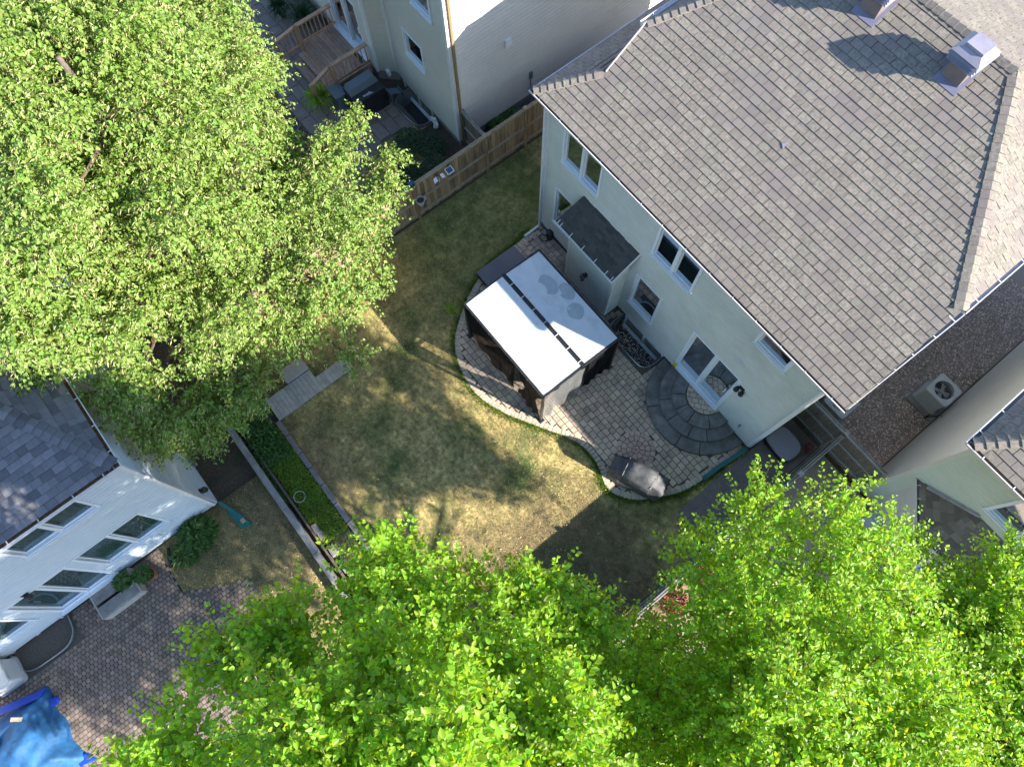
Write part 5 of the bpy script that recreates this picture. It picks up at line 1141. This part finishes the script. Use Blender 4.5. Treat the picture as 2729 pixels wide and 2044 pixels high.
for i in range(gx):
    for j in range(gy): k = i * (gy + 1) + j; fs.append((k, k + gy + 1, k + gy + 2, k + 1))
m = MB(); m.v = vs; m.f = fs; m.m = [0] * len(fs); m.build('sheet', 'tarp', ty_, smooth=True)
m = MB(); m.hexa([(2.35, -21.6, .45), (2.55, -21.65, .5), (2.85, -20.35, .3), (2.72, -20.2, .25)], [(2.35, -21.6, .5), (2.58, -21.65, .68), (2.9, -20.35, .5), (2.72, -20.2, .35)]); m.build('folded_edge', 'tarp2', ty_); m = MB(); m.hexa([(4.85, -20.45, .02), (5.05, -20.5, .02), (5.2, -20.05, .02), (4.8, -20.2, .02)], [(4.85, -20.45, .12), (5.05, -20.5, .1), (5.1, -20.15, .08), (4.85, -20.25, .12)]); m.build('folded_edge', 'tarp2', ty_); m = MB(); m.hexa([(3.0, -20.35, .02), (3.2, -20.4, .02), (3.25, -20.2, .02), (3.05, -20.15, .02)], [(3.0, -20.35, .15), (3.2, -20.4, .16), (3.2, -20.25, .1), (3.05, -20.2, .12)]); m.build('folded_edge', 'tarp2', ty_)
for (x, y, z, a, l, lb) in ((3.05, -21.0, .60, .9, .3, 'tan wooden block lying on the folded top edge of the blue tarpaulin'), (4.35, -20.95, .50, .2, .28, 'tan broken board lying on the lower end of the blue tarpaulin')):
    m = MB(); d = Vector((math.cos(a), math.sin(a), -.05)); m.bar(Vector((x, y, z + .06)) - d * l / 2, Vector((x, y, z + .06)) + d * l / 2, .11, .05); m.build('wooden_block', 'plank', label=lb, cat='board')
p3 = thing('plant_pot', (3.2, -21.95, .5), 'dark rimmed pot with a green plant sitting on the left side of the blue tarpaulin', 'plant pot'); m = MB(); m.lathe((3.15, -21.75, .58), [(.001, 0), (.15, 0), (.2, .2), (.17, .2), (.16, .12), (.001, .12)], 18); m.build('pot', 'black', p3); plant(p3, (3.15, -21.75, .7), .14, .1, 90, .07, .05, LEAF_GREEN)
gp_ = 'patio chairs in the white house yard'
sling_chair(5.1, -15.7, 1.0, 'blue grey patio chair half under the lime green tree, nearest the dark pavers', group=gp_); sling_chair(5.35, -16.35, 2.6, 'blue grey patio chair turned away beside the other chair under the lime tree', group=gp_)
tb2 = thing('garden_table', (4.5, -15.4, .03), 'grey folding table leg and top showing at the edge of the lime tree', 'table')
m = MB(); m.box(4.55, 5.1, -15.25, -14.8, .6, .63); m.build('table_top', 'bluegrey', tb2)
m = MB(); m.tube([(4.05, -15.45, .05), (4.7, -15.2, .6)], .02, 6); m.tube([(5.0, -15.1, .04), (5.0, -14.9, .6)], .02, 6); m.build('leg', 'metal', tb2)
sling_chair(-8.35, -4.7, .6, 'dark patio chair glimpsed through the linden tree below the cedar deck', 'black')

# ================================================================== GARDEN STRIP between the lawns
rw = thing('timber_wall', (3, -12.2, 0), 'long weathered timber wall along the planted strip', 'wall')
xs = [-3.0, -.9, 1.0, 2.75, 4.4, 6.3, 8.2, 10.0]
for a, b in zip(xs, xs[1:]):
    m = MB(); dy = random.uniform(-.015, .015); m.box(a + .006, b - .006, -12.30 + dy, -12.12 + dy, .30, .42); m.build('timber', 'oldwood', rw)
    m = MB(); m.box(a + .01, b - .01, -12.28 + dy, -12.14 + dy, .0, .295); m.build('timber', 'oldwood', rw)
r5 = thing('timber_edging', (4, -11.95, 0), 'thin brown timber rail just inside the long weathered wall', 'edging')
for a, b in ((.3, 2.4), (2.42, 4.2), (4.22, 6.4), (6.42, 8.5)):
    m = MB(); m.box(a, b, -12.0, -11.945, .0, .22 + random.uniform(-.01, .01)); m.build('board', 'fence_dark', r5)
e5 = thing('stone_edging', (2.5, -10.93, 0), 'row of long grey stone blocks between the lawn and planted strip', 'edging'); x = .2
while x < 9:
    l = random.uniform(.55, .8); m = MB(); dy = random.uniform(-.015, .015); m.prism([(x, -11.02 + dy), (x + l - .012, -11.02 + dy), (x + l - .012, -10.86 + dy), (x, -10.86 + dy)], 0, .12, inset=.01); m.build('stone', 'stone', e5); x += l
for k, (x, y, s) in enumerate(((3.75, -11.85, .2), (4.0, -11.83, .16), (4.6, -11.82, .22), (5.2, -11.8, .24), (5.55, -11.78, .2))):
    m = MB(); m.hexa([(x - s, y - .1, 0), (x + s * .8, y - .11, 0), (x + s * .9, y + .1, 0), (x - s * .8, y + .12, 0)], [(x - s * .8, y - .07, .18), (x + s * .7, y - .08, .2), (x + s * .7, y + .07, .17), (x - s * .7, y + .08, .19)]); m.build('garden_stone', 'stone', label=('rounded grey stone highest up beside the brown timber rail', 'small grey stone just below the highest one by the rail', 'grey stone in the middle of the five by the brown rail', 'larger pale stone second from the lime tree in the planted strip', 'pale stone nearest the lime tree in the planted strip')[k], cat='stone', group='stones in the planted strip')
sheet('garden_bed', -1.2, 9, -12.1, -11.03, .02, [], 'soil')
m = MB(); m.tube([(2.72 + .17 * math.cos(2 * PI * i / 24), -11.66 + .17 * math.sin(2 * PI * i / 24), .42) for i in range(25)], .008, 5, cap=False)
for k in range(3): a = 2 * PI * k / 3; m.tube([(2.72 + .17 * math.cos(a), -11.66 + .17 * math.sin(a), .42), (2.72 + .12 * math.cos(a), -11.66 + .12 * math.sin(a), 0)], .006, 4)
m.build('plant_hoop', 'wire', label='round wire plant support hoop standing in the green planted strip', cat='plant support')
bw_ = thing('boardwalk', (-.2, -9.7, 0), 'pale weathered plank walkway emerging from under the linden tree', 'boardwalk')
y = -10.88
while y < -8.2:
    m = MB(); m.box(-.62 if y < -9.2 else -.28, .2, y + .004, y + .136, .05, .09 + random.uniform(-.002, .002)); m.build('plank', 'palewood', bw_); y += .14
for k in range(3):
    m = MB(); m.box(-1.4, .12, -11.5 + .14 * k, -11.37 + .14 * k, .05, .085); m.build('plank', 'palewood', bw_)
m = MB(); m.box(-1.1, -.66, -10.0, -9.2, 0, .2); m.box(-1.12, -.64, -10.02, -9.18, .2, .23); m.build('raised_planter', 'palewood', label='pale raised wooden planter beside the plank walkway under the tree', cat='planter')
plp = thing('planter_box', (12.0, -4.3, 0), 'brown planter of red leaved plants behind the grey yard fence', 'planter')
m = MB(); m.box(11.68, 12.35, -5.6, -3.0, 0, .32); m.build('box', 'fence', plp); plant(plp, (12.0, -4.9, .3), .33, .3, 260, .1, .06, LEAF_RED); plant(plp, (12.0, -3.7, .3), .33, .3, 200, .1, .06, LEAF_RED, name='foliage')
# plants
def tuft(x, y, r, h, n, mat, label, cat='plant', group=None, w_=.035):
    t = thing('grass_clump', (x, y, 0), label, cat, group); ph = rng.uniform(0, 2 * PI, n); out = rng.uniform(.25, 1, n); V = []; F = []; segs = 4
    for i in range(n):
        c, s = math.cos(ph[i]), math.sin(ph[i]); w0 = w_ * rng.uniform(.7, 1.2); R1 = r * out[i]; hh = h * rng.uniform(.7, 1.1)
        for k in range(segs + 1):
            tt = k / segs; px = x + c * (.05 + R1 * tt); py = y + s * (.05 + R1 * tt); pz_ = hh * math.sin(tt * PI * (.5 + .32 * out[i])) ; ww = w0 * (1 - tt ** 2) * .5 + .001
            V += [(px - s * ww, py + c * ww, pz_), (px + s * ww, py - c * ww, pz_)]
        b = i * (segs + 1) * 2
        for k in range(segs): F.append((b + 2 * k, b + 2 * k + 1, b + 2 * k + 3, b + 2 * k + 2))
    m = MB(); m.v = V; m.f = F; m.m = [0] * len(F); m.build('foliage', mat, t); return t
tuft(-8.95, -3.12, .75, .7, 260, LEAF_BLADE, 'bright green arching grass clump in front of the cedar deck')
tuft(.62, -4.35, .38, .25, 34, LEAF_BLADE, 'small sunlit spiky clump in the lawn beside the gazebo', w_=.02)
for i, (x, y, r) in enumerate(((-12.4, -1.5, .75), (-13.3, -2.0, .6), (-13.9, -1.2, .55))):
    tuft(x, y, r, .7, 260, LEAF_DARK, ('large dark strappy plant left of the cedar deck', 'middle dark strappy plant beside the slab path', 'dark strappy plant farthest from the deck at the top edge')[i], group='dark strappy plants by the deck', w_=.05)
shrub(-4.05, 1.25, .3, .45, 260, .16, .09, LEAF_GREEN, 'bright fern like plant against the tan house wall, left one', 'plant', 'ferns beside the tan house'); shrub(-4.0, 1.85, .34, .45, 260, .16, .09, LEAF_GREEN, 'bright fern like plant against the tan house wall, right one', 'plant', 'ferns beside the tan house')
for i, (x, y, r, lb) in enumerate(((-5.6, -1.55, .5, 'dark low shrub just below the round end of the window well'), (-4.9, -1.1, .5, 'dark low shrub under the white statue'), (-4.0, -1.6, .55, 'dark low shrub beside the weathered gate fence'), (-4.6, -2.5, .45, 'dark low shrub in the middle of the shaded bed'))):
    shrub(x, y, r, .4, 520, .08, .055, LEAF_DARK, lb, group='dark shrubs beside the tan house', stems=5)
def cover(name, n, region, h, ln, mat, label=None):
    x0, x1, y0, y1 = region; p = np.stack([rng.uniform(x0, x1, n), rng.uniform(y0, y1, n), rng.uniform(.02, h, n)], 1); d = np.stack([rng.normal(0, 1, n), rng.normal(0, 1, n), rng.normal(.1, .4, n)], 1); nr = unit(np.stack([rng.normal(0, .4, n), rng.normal(0, .4, n), np.ones(n)], 1))
    return leafmesh(name, p, d, nr, rng.uniform(.6, 1.3, n) * ln, rng.uniform(.6, 1.1, n) * ln * .8, mat, six=False, kind='stuff', label=label)
cover('ground_cover', 9000, (.3, 4.3, -11.9, -11.05), .16, .05, LEAF_YEL, 'yellow green ground cover in the planted strip'); cover('ground_cover', 3500, (-.8, 1.4, -12.05, -11.1), .28, .09, LEAF_GREEN, 'taller green leaves at the top of the planted strip'); cover('ground_cover', 3000, (3.8, 6.5, -11.9, -11.05), .1, .04, LEAF_GREEN, 'sparse ground cover lower in the planted strip')
cover('ground_cover', 2500, (-5.9, -3.1, -3.4, -.9), .12, .06, LEAF_DARK, 'dark ground cover beside the tan house')
cover('ground_cover', 900, (.9, 2.6, -12.1, -12.02), .2, .05, LEAF_GREEN, 'leaves growing between the timber wall and brown rail')
# grass blades and fallen leaves
onlawn = lambda x, y: not inside((x, y), patio_poly)
blades('grass', 52000, (-2.85, 11.3, -10.85, 0, onlawn), 'blade', label='short green lawn grass'); blades('grass', 30000, (-2.85, 11.3, -10.85, -3, lambda x, y: onlawn(x, y) and math.sin(x * .9 + 1) + math.sin(y * 1.1 + x * .4) > -.6), 'blade_dry', label='dry straw coloured grass in the lawn')
blades('grass', 9000, (-2.85, -.1, 0, 4.5), 'blade', label='short grass beside the house'); blades('grass', 16000, (1.25, 9, -15.9, -12.4), 'blade_dry', label='dry grass on the white house lawn'); blades('grass', 8000, (1.25, 9, -15.9, -12.4), 'blade', label='green grass on the white house lawn')
def edgegrass(n):
    idx = rng.integers(20, len(dense) - 2, n); p = np.array([[dense[i].x, dense[i].y, 0] for i in idx]); dd = np.array([[dense[i + 1].y - dense[i].y, -(dense[i + 1].x - dense[i].x), 0] for i in idx]); p = p + unit(dd) * np.abs(rng.normal(0, .09, n))[:, None]
    d = np.stack([rng.normal(0, .6, n), rng.normal(0, .6, n), np.ones(n)], 1); return leafmesh('edge_grass', p, d, unit(np.stack([rng.normal(0, 1, n), rng.normal(0, 1, n), np.full(n, .4)], 1)), rng.uniform(.05, .1, n), rng.uniform(.01, .02, n), LEAF_YEL, six=False, kind='stuff', label='lush bright grass along the curved patio edge')
edgegrass(7000)
def litter(n, region):
    x0, x1, y0, y1 = region; p = np.stack([rng.uniform(x0, x1, n), rng.uniform(y0, y1, n), np.full(n, .04)], 1); d = np.stack([rng.normal(0, 1, n), rng.normal(0, 1, n), rng.normal(0, .15, n)], 1); nr = unit(np.stack([rng.normal(0, .2, n), rng.normal(0, .2, n), np.ones(n)], 1))
    return leafmesh('fallen_leaves', p, d, nr, rng.uniform(.03, .06, n), rng.uniform(.02, .04, n), MAT['litter'], six=False, kind='stuff', label='small dry fallen leaves scattered on the grass')
litter(2300, (-2.8, 11.2, -10.8, -.2)); litter(350, (1.3, 9, -15.9, -12.4)); litter(140, (3.0, 10, -4.4, -.1))
def pebbles(n, region, r, z=0.0, label=None):
    x0, x1, y0, y1 = region; c = np.stack([rng.uniform(x0, x1, n), rng.uniform(y0, y1, n), np.full(n, z)], 1); s = rng.uniform(.5, 1.2, (n, 1, 1)) * r
    base = np.array([[1, 0, .1], [0, .8, .1], [-1, 0, .1], [0, -.8, .1], [0, 0, .75]])[None]; a = rng.uniform(0, 2 * PI, n); ca, sa = np.cos(a)[:, None], np.sin(a)[:, None]
    V = np.repeat(base, n, 0) * s; x = V[:, :, 0] * ca - V[:, :, 1] * sa; y = V[:, :, 0] * sa + V[:, :, 1] * ca; V = np.stack([x, y, V[:, :, 2]], 2) + c[:, None, :]
    q = np.array([[0, 1, 4], [1, 2, 4], [2, 3, 4], [3, 0, 4]]); F = (q[None] + (np.arange(n) * 5)[:, None, None]).reshape(-1, 3)
    me = bpy.data.meshes.new('gravel'); me.vertices.add(n * 5); me.vertices.foreach_set('co', V.reshape(-1).astype(np.float32)); nf = len(F); me.loops.add(nf * 3); me.loops.foreach_set('vertex_index', F.astype(np.int32).ravel()); me.polygons.add(nf); me.polygons.foreach_set('loop_start', np.arange(0, nf * 3, 3, dtype=np.int32)); me.update(calc_edges=True); me.materials.append(MAT['pebble'])
    o = bpy.data.objects.new('gravel', me); COL.objects.link(o); tag(o, label, kind='stuff')
pebbles(14000, (10.1, 13.0, 1.95, 11), .028, label='brown gravel between the two houses'); pebbles(500, (4.3, 6.15, -.8, -.05), .03, -.63, 'dark gravel in the window well'); pebbles(400, (1.25, 2.0, -20.6, -19), .03, -.61, 'gravel in the window well of the white house')
cover('weeds', 1500, (10.2, 12.9, 2.2, 10), .05, .03, LEAF_DARK, 'weeds among the gravel')

# ================================================================== TREES
def tree(name, base, label, trunk_h, tr_r, lobes, ntwig, leaf, twigup, twiglen, leaves_per, mats, cat='tree', lean=(0, 0), droop=0, six=True, bract=0, density=None, shell=(.45, 1.0), seed=1, flat=.6):
    g = np.random.default_rng(seed); t = thing(name, base, label, cat); B = Vector(base); m = MB()
    top = Vector((B.x + lean[0], B.y + lean[1], trunk_h)); n = 7
    trunk = [B.lerp(top, k / n) + Vector((math.sin(k * 1.3 + seed) * .06, math.cos(k * 1.7) * .06, 0)) for k in range(n + 1)]
    m.tube(trunk, [tr_r * (1 - .75 * k / n) * (1.35 if k == 0 else 1) for k in range(n + 1)], 10); m.build('trunk', 'bark', t, smooth=True)
    lb = np.array([[l[0], l[1], l[2]] for l in lobes]); lr = np.array([[l[3], l[3], l[4]] for l in lobes]); wgt = (lr[:, 0] ** 1.6 * lr[:, 2] ** .5); wgt /= wgt.sum()
    br = MB()
    for l in lobes:
        zc = max(B.z + trunk_h * .25, min(trunk_h * .95, l[2] - .5 * math.hypot(l[0] - B.x, l[1] - B.y) * .8)); kk = zc / trunk_h; s = B.lerp(top, kk); e = Vector(l[:3]); mid = s.lerp(e, .5) + Vector((0, 0, -.15 * (e - s).length * .3))
        r0 = tr_r * .42 * (1 - kk * .5); br.tube([s, mid, e, e + Vector((0, 0, l[4] * .6))], [r0, r0 * .6, r0 * .3, .008], 6, cap=False)
    cl = []; cr = []
    for (lx, ly, lz, lr_, lh_) in lobes:
        nc = int(5 + 5 * lr_)
        for _ in range(nc):
            dd = unit(g.normal(0, 1, 3) + np.array([0, 0, .45])); q = g.uniform(.45, .82); sz_ = lr_ * g.uniform(.26, .46) + .12
            cl.append([lx + dd[0] * lr_ * q, ly + dd[1] * lr_ * q, lz + dd[2] * lh_ * q]); cr.append([sz_, sz_, sz_ * flat])
    lb = np.array(cl); lr = np.array(cr); wgt = lr[:, 0] ** 2; wgt /= wgt.sum(); lobes = [tuple(c) for c in cl]
    k = g.choice(len(lobes), ntwig, p=wgt); d = unit(g.normal(0, 1, (ntwig, 3)) + np.array([0, 0, .35])); rad = g.uniform(*shell, ntwig)[:, None]
    p0 = lb[k] + d * lr[k] * rad
    td = unit(d * np.array([1, 1, .6]) + np.array([0, 0, twigup]) + g.normal(0, .38, (ntwig, 3))); tl = g.uniform(.6, 1.25, ntwig) * twiglen
    ntw = min(ntwig, 2600)
    for i in range(ntw):
        a = Vector(p0[i]); b = a + Vector(td[i]) * tl[i]; c = Vector(lb[k[i]]).lerp(a, .35)
        if i % 2 == 0: br.tube([c, a.lerp(c, .3), a, b], [.012, .01, .007, .002], 3, cap=False)
        else: br.tube([a - Vector(td[i]) * .2, a, b], [.007, .006, .002], 3, cap=False)
    br.build('branch', 'twig', t)
    N = ntwig * leaves_per; ii = np.repeat(np.arange(ntwig), leaves_per); f = np.tile((np.arange(leaves_per) + .5) / leaves_per, ntwig) + g.uniform(-.05, .05, N); sgn = np.where(np.arange(N) % 2 == 0, 1.0, -1.0)
    axis = td[ii]; side = unit(np.cross(axis, np.array([0, 0, 1.0]) + g.normal(0, .3, (N, 3)))) * sgn[:, None]
    pos = p0[ii] + axis * (tl[ii] * f)[:, None] + side * .01 - np.array([0, 0, 1.0]) * (droop * f ** 2 * tl[ii])[:, None]
    ldir = unit(axis * .7 + side * .9 + g.normal(0, .35, (N, 3)) + np.array([0, 0, -.15 - droop])); nrm = unit(np.array([0, 0, 1.0]) + g.normal(0, .45, (N, 3)))
    sz = g.uniform(.5, 1.3, N) * (1.05 - .35 * f)
    kb = g.uniform(0, 1, N) < bract
    leafmesh('foliage', pos[~kb], ldir[~kb], nrm[~kb], sz[~kb] * leaf[0], sz[~kb] * leaf[1], mats[0], t, six=six)
    if bract: leafmesh('flower_bracts', pos[kb] + np.array([0, 0, .02]), unit(ldir[kb] * .35 + np.array([.55, -.6, 0]) + g.normal(0, .35, (kb.sum(), 3))), nrm[kb], sz[kb] * leaf[0] * 1.35, sz[kb] * leaf[1] * .33, mats[1], t, six=False)
    return t
LIND = [(-5.2, -9, 9.2, 2.6, 2.2), (-7.8, -8.6, 8.2, 2.6, 2.0), (-3.2, -8.4, 7.4, 2.1, 1.7), (-5.9, -6.9, 6.8, 1.7, 1.3), (-7.6, -6.2, 6.2, 1.9, 1.5), (-10.0, -9.5, 7.2, 2.5, 1.9), (-9.6, -7.0, 5.6, 1.9, 1.4), (-7.0, -11.2, 7.8, 2.4, 1.8), (-4.2, -11.0, 7.0, 2.2, 1.7), (-10.2, -12.2, 7.0, 2.6, 2.0), (-7.0, -13.2, 7.8, 2.1, 1.1), (-4.3, -13.2, 8.0, 1.7, 1.0), (-12.2, -10.5, 6.2, 2.3, 1.7), (-2.2, -11.4, 5.6, 1.7, 1.3), (-0.9, -9.8, 5.0, 1.6, 1.2), (0.1, -8.5, 4.5, 0.85, 0.8), (-0.2, -7.4, 4.8, 1.3, 1.0), (-1.6, -6.6, 5.2, 1.4, 1.1), (-3.0, -5.4, 5, 0.85, 0.7), (-0.9, -5.6, 4.2, 0.6, 0.6), (0.1, -6.2, 4.3, 0.4, 0.4), (-1.7, -4.5, 4.2, 0.38, 0.35), (-5.2, -6.2, 5, 0.9, 0.8), (-7.1, -5.3, 5.2, 1.15, 0.8), (0.2, -11.0, 3.9, 1.1, 0.9), (0.9, -12.0, 3.6, 0.5, 0.5), (0.2, -12.4, 3.6, 0.9, 0.8), (1.7, -8.0, 3.9, 0.3, 0.3), (-1.6, -13.0, 6.6, 1.2, 0.9), (-0.4, -12.7, 5.6, 0.8, 0.7), (-2.9, -13.9, 8.6, 1.2, 0.8), (-5.0, -14.6, 9.0, 1.3, 0.8), (-1.7, -14.0, 8.2, 0.7, 0.5), (-7.4, -15.2, 9.0, 1.3, 0.8), (0.7, -12.9, 4.2, 0.45, 0.5), (0.2, -12.8, 4.8, 0.6, 0.6), (0.6, -12.1, 4.6, 0.7, 0.7), (0.9, -11.2, 4.2, 0.4, 0.5), (-0.2, -12.5, 5.8, 0.6, 0.5), (-0.9, -12.1, 7, 0.9, 0.7), (-1.2, -13.1, 8.0, 0.7, 0.6), (-2.0, -12.9, 8.6, 0.9, 0.7), (-1.4, -12.5, 7.6, 0.8, 0.7), (-2.2, -12.3, 9.0, 1.0, 0.8), (-2.4, -11.4, 9.2, 1.3, 1.0), (-3.8, -3.8, 4.8, 0.35, 0.35), (-3.4, -4.5, 4.8, 0.62, 0.5), (-2.3, -3.9, 4.5, 0.4, 0.35), (-4.3, -6.0, 4.2, 1.2, 0.6), (-3.6, -7.2, 4.2, 1.4, 0.6), (-1.3, -5.1, 4.3, 0.5, 0.4), (-1.9, -9.1, 7.2, 0.8, 0.6), (-1.7, -8.5, 6.6, 0.8, 0.6), (-1.9, -9.4, 8, 0.7, 0.6), (-1.8, -8.0, 5.8, 0.8, 0.6)]
tree('linden_tree', (-4.9, -9.2, 0), 'huge linden tree with pale flower bracts filling the upper left', 10.0, .24, LIND, 28000, (.105, .085), -.05, .5, 13, (LEAF_LINDEN, LEAF_BRACT), droop=.35, bract=.24, six=True, seed=3, shell=(.15, 1.0), flat=.55)
T1 = [(8.32, -12.96, 11.6, 0.76, 1.12), (8.02, -13.76, 11.2, 0.48, 0.72), (7.52, -11.96, 10.6, 0.68, 1.04), (7.52, -11.46, 10.2, 0.56, 0.96), (8.92, -11.36, 12, 0.96, 1.28), (7.82, -10.06, 10.4, 0.72, 1.12), (7.42, -9.66, 9.8, 0.4, 0.8), (8.52, -9.26, 10.2, 0.64, 1.04), (9.02, -10.16, 11.6, 0.88, 1.28), (10.22, -10.06, 12.4, 0.96, 1.28), (9.92, -11.16, 12.4, 0.96, 1.28), (9.32, -8.36, 9.4, 0.64, 0.96), (10.22, -7.96, 9.2, 0.72, 1.04), (10.22, -9.16, 10.6, 0.96, 1.28), (11.42, -9.16, 11.6, 1.12, 1.28), (10.92, -10.76, 11.4, 1.12, 1.28), (9.12, -10.56, 8.6, 1.12, 1.2), (10.92, -9.46, 8, 1.36, 1.36), (9.12, -12.26, 9.4, 0.88, 1.12), (8.72, -13.06, 9.8, 0.72, 1.04), (12.6, -13.4, 10.6, 1.8, 1.8), (11.6, -11.0, 9.6, 1.5, 1.7), (10.8, -13.4, 8.4, 1.8, 1.8)]
tree('pear_tree', (9.6, -12.9, 0), 'tall lime green leaved tree in the bottom centre nearest the camera', 11.4, .16, T1, 9500, (.105, .078), .75, .55, 13, (LEAF_LIME,), six=True, seed=5, shell=(.15, 1.0), flat=.9)
T2 = [(11.22, -7.86, 9.0, 0.88, 1.12), (11.02, -5.36, 9.2, 0.8, 1.12), (10.92, -4.26, 9.0, 0.8, 1.04), (11.82, -3.66, 9.4, 0.88, 1.12), (11.72, -5.66, 9.8, 1.12, 1.36), (12.62, -4.96, 10, 1.2, 1.44), (12.72, -2.96, 8.6, 0.72, 0.96), (13.32, -4.06, 9.4, 0.88, 1.2), (12.02, -6.96, 9.2, 1.12, 1.28), (12.92, -6.36, 10.4, 1.28, 1.44), (12.72, -7.96, 9.8, 1.2, 1.36), (13.82, -5.36, 10.2, 1.28, 1.44), (13.52, -7.16, 10.8, 1.28, 1.44), (14.72, -5.76, 10.4, 1.28, 1.44), (12.92, -5.26, 7, 1.44, 1.36), (14.62, -4.46, 7, 1.44, 1.36), (13.52, -7.06, 7, 1.44, 1.36), (13.32, -1.96, 7.6, 0.36, 0.56), (13.82, -2.76, 7.8, 0.4, 0.64), (13.6, -10.6, 10.4, 1.8, 1.9), (15.2, -10.2, 11.4, 1.8, 1.9), (13.6, -9.4, 7.6, 1.6, 1.6), (14.6, -3.2, 6.0, .8, .8), (12.8, -4.8, 5.0, 1.1, 1.0), (14.0, -8.0, 6.2, 1.6, 1.4), (11.6, -7.1, 6.8, 0.8, 0.9), (12.2, -7.3, 7.5, 1.0, 1.0), (11.7, -7.9, 7.5, 1.0, 1.0), (12.4, -8.3, 8, 1.1, 1.1), (11.3, -8.6, 7.0, 1.0, 1.0)]
tree('pear_tree', (13.2, -7.0, 0), 'dense lime green tree behind the yard fence at the lower right', 10.2, .16, T2, 11000, (.09, .066), .7, .55, 13, (LEAF_LIME,), six=True, seed=8, shell=(.15, 1.0), flat=.9)
T3 = [(14.95, -2.5, 8.0, 0.56, 0.88), (15.05, -1.6, 8.2, 0.64, 0.88), (15.55, -2.3, 8.6, 0.88, 1.12), (15.35, -3.4, 8.6, 0.8, 1.12), (16.15, -3.2, 9, 1.04, 1.2), (15.85, -4.4, 9.2, 1.04, 1.28), (16.65, -4.2, 9.4, 1.12, 1.28), (16.85, -2.3, 6.8, 1.28, 1.2), (16.45, -0.8, 7.6, 0.96, 1.04), (17.35, -2.1, 8, 1.12, 1.2), (16.8, -6.6, 8.8, 1.5, 1.6), (16.8, -2.2, 7.0, .9, .9), (18.6, -1.2, 7.6, 1.2, 1.2), (17.6, -4.4, 8.8, 1.6, 1.6), (15.7, -3.8, 9.0, 1.3, 1.5), (16.6, -5.6, 9.4, 1.6, 1.6), (14.1, -1.7, 8, 0.45, 0.6), (14.5, -1.1, 8.2, 0.5, 0.6), (14.4, -2.4, 8, 0.8, 1), (14.5, -3.5, 8.4, 0.9, 1.1), (14.7, -2.2, 8.4, 0.9, 1), (15.1, -1.0, 8, 0.7, 0.9), (14.7, -4.4, 9, 1.1, 1.2)]
tree('pear_tree', (17.0, -5.0, 0), 'lime green tree at the right edge below the house with the bay', 8.8, .13, T3, 7600, (.095, .07), .7, .55, 13, (LEAF_LIME,), six=True, seed=11, shell=(.15, 1.0), flat=.9)
T4 = [(16.0, -8.9, 9.4, 1.5, 1.6), (15.0, -11.6, 9.6, 1.9, 1.9), (17.4, -10.6, 9.8, 2.0, 1.9), (13.4, -13.6, 8.2, 1.7, 1.7), (12.2, -15.0, 6.4, 1.6, 1.5), (14.6, -13.4, 6.2, 1.8, 1.6), (16.6, -12.8, 7.6, 2.0, 1.8), (18.8, -11.8, 8.8, 2.0, 1.9), (17.2, -8.6, 7.4, 1.4, 1.4), (11.4, -16.0, 5.4, 1.2, 1.2), (19.6, -9.4, 9.2, 1.8, 1.7)]
tree('pear_tree', (15.6, -12.2, 0), 'lime green tree beyond the bottom right corner, inferred from its shade', 9.6, .16, T4, 4600, (.13, .10), .7, .55, 12, (LEAF_LIME,), six=False, seed=15, shell=(.15, 1.0), flat=.9)  # stands below the view, inferred from the shade on the white house patio
print('tris', sum(len(o.data.polygons) for o in SC.objects if o.type == 'MESH'), 'objs', len(SC.objects))
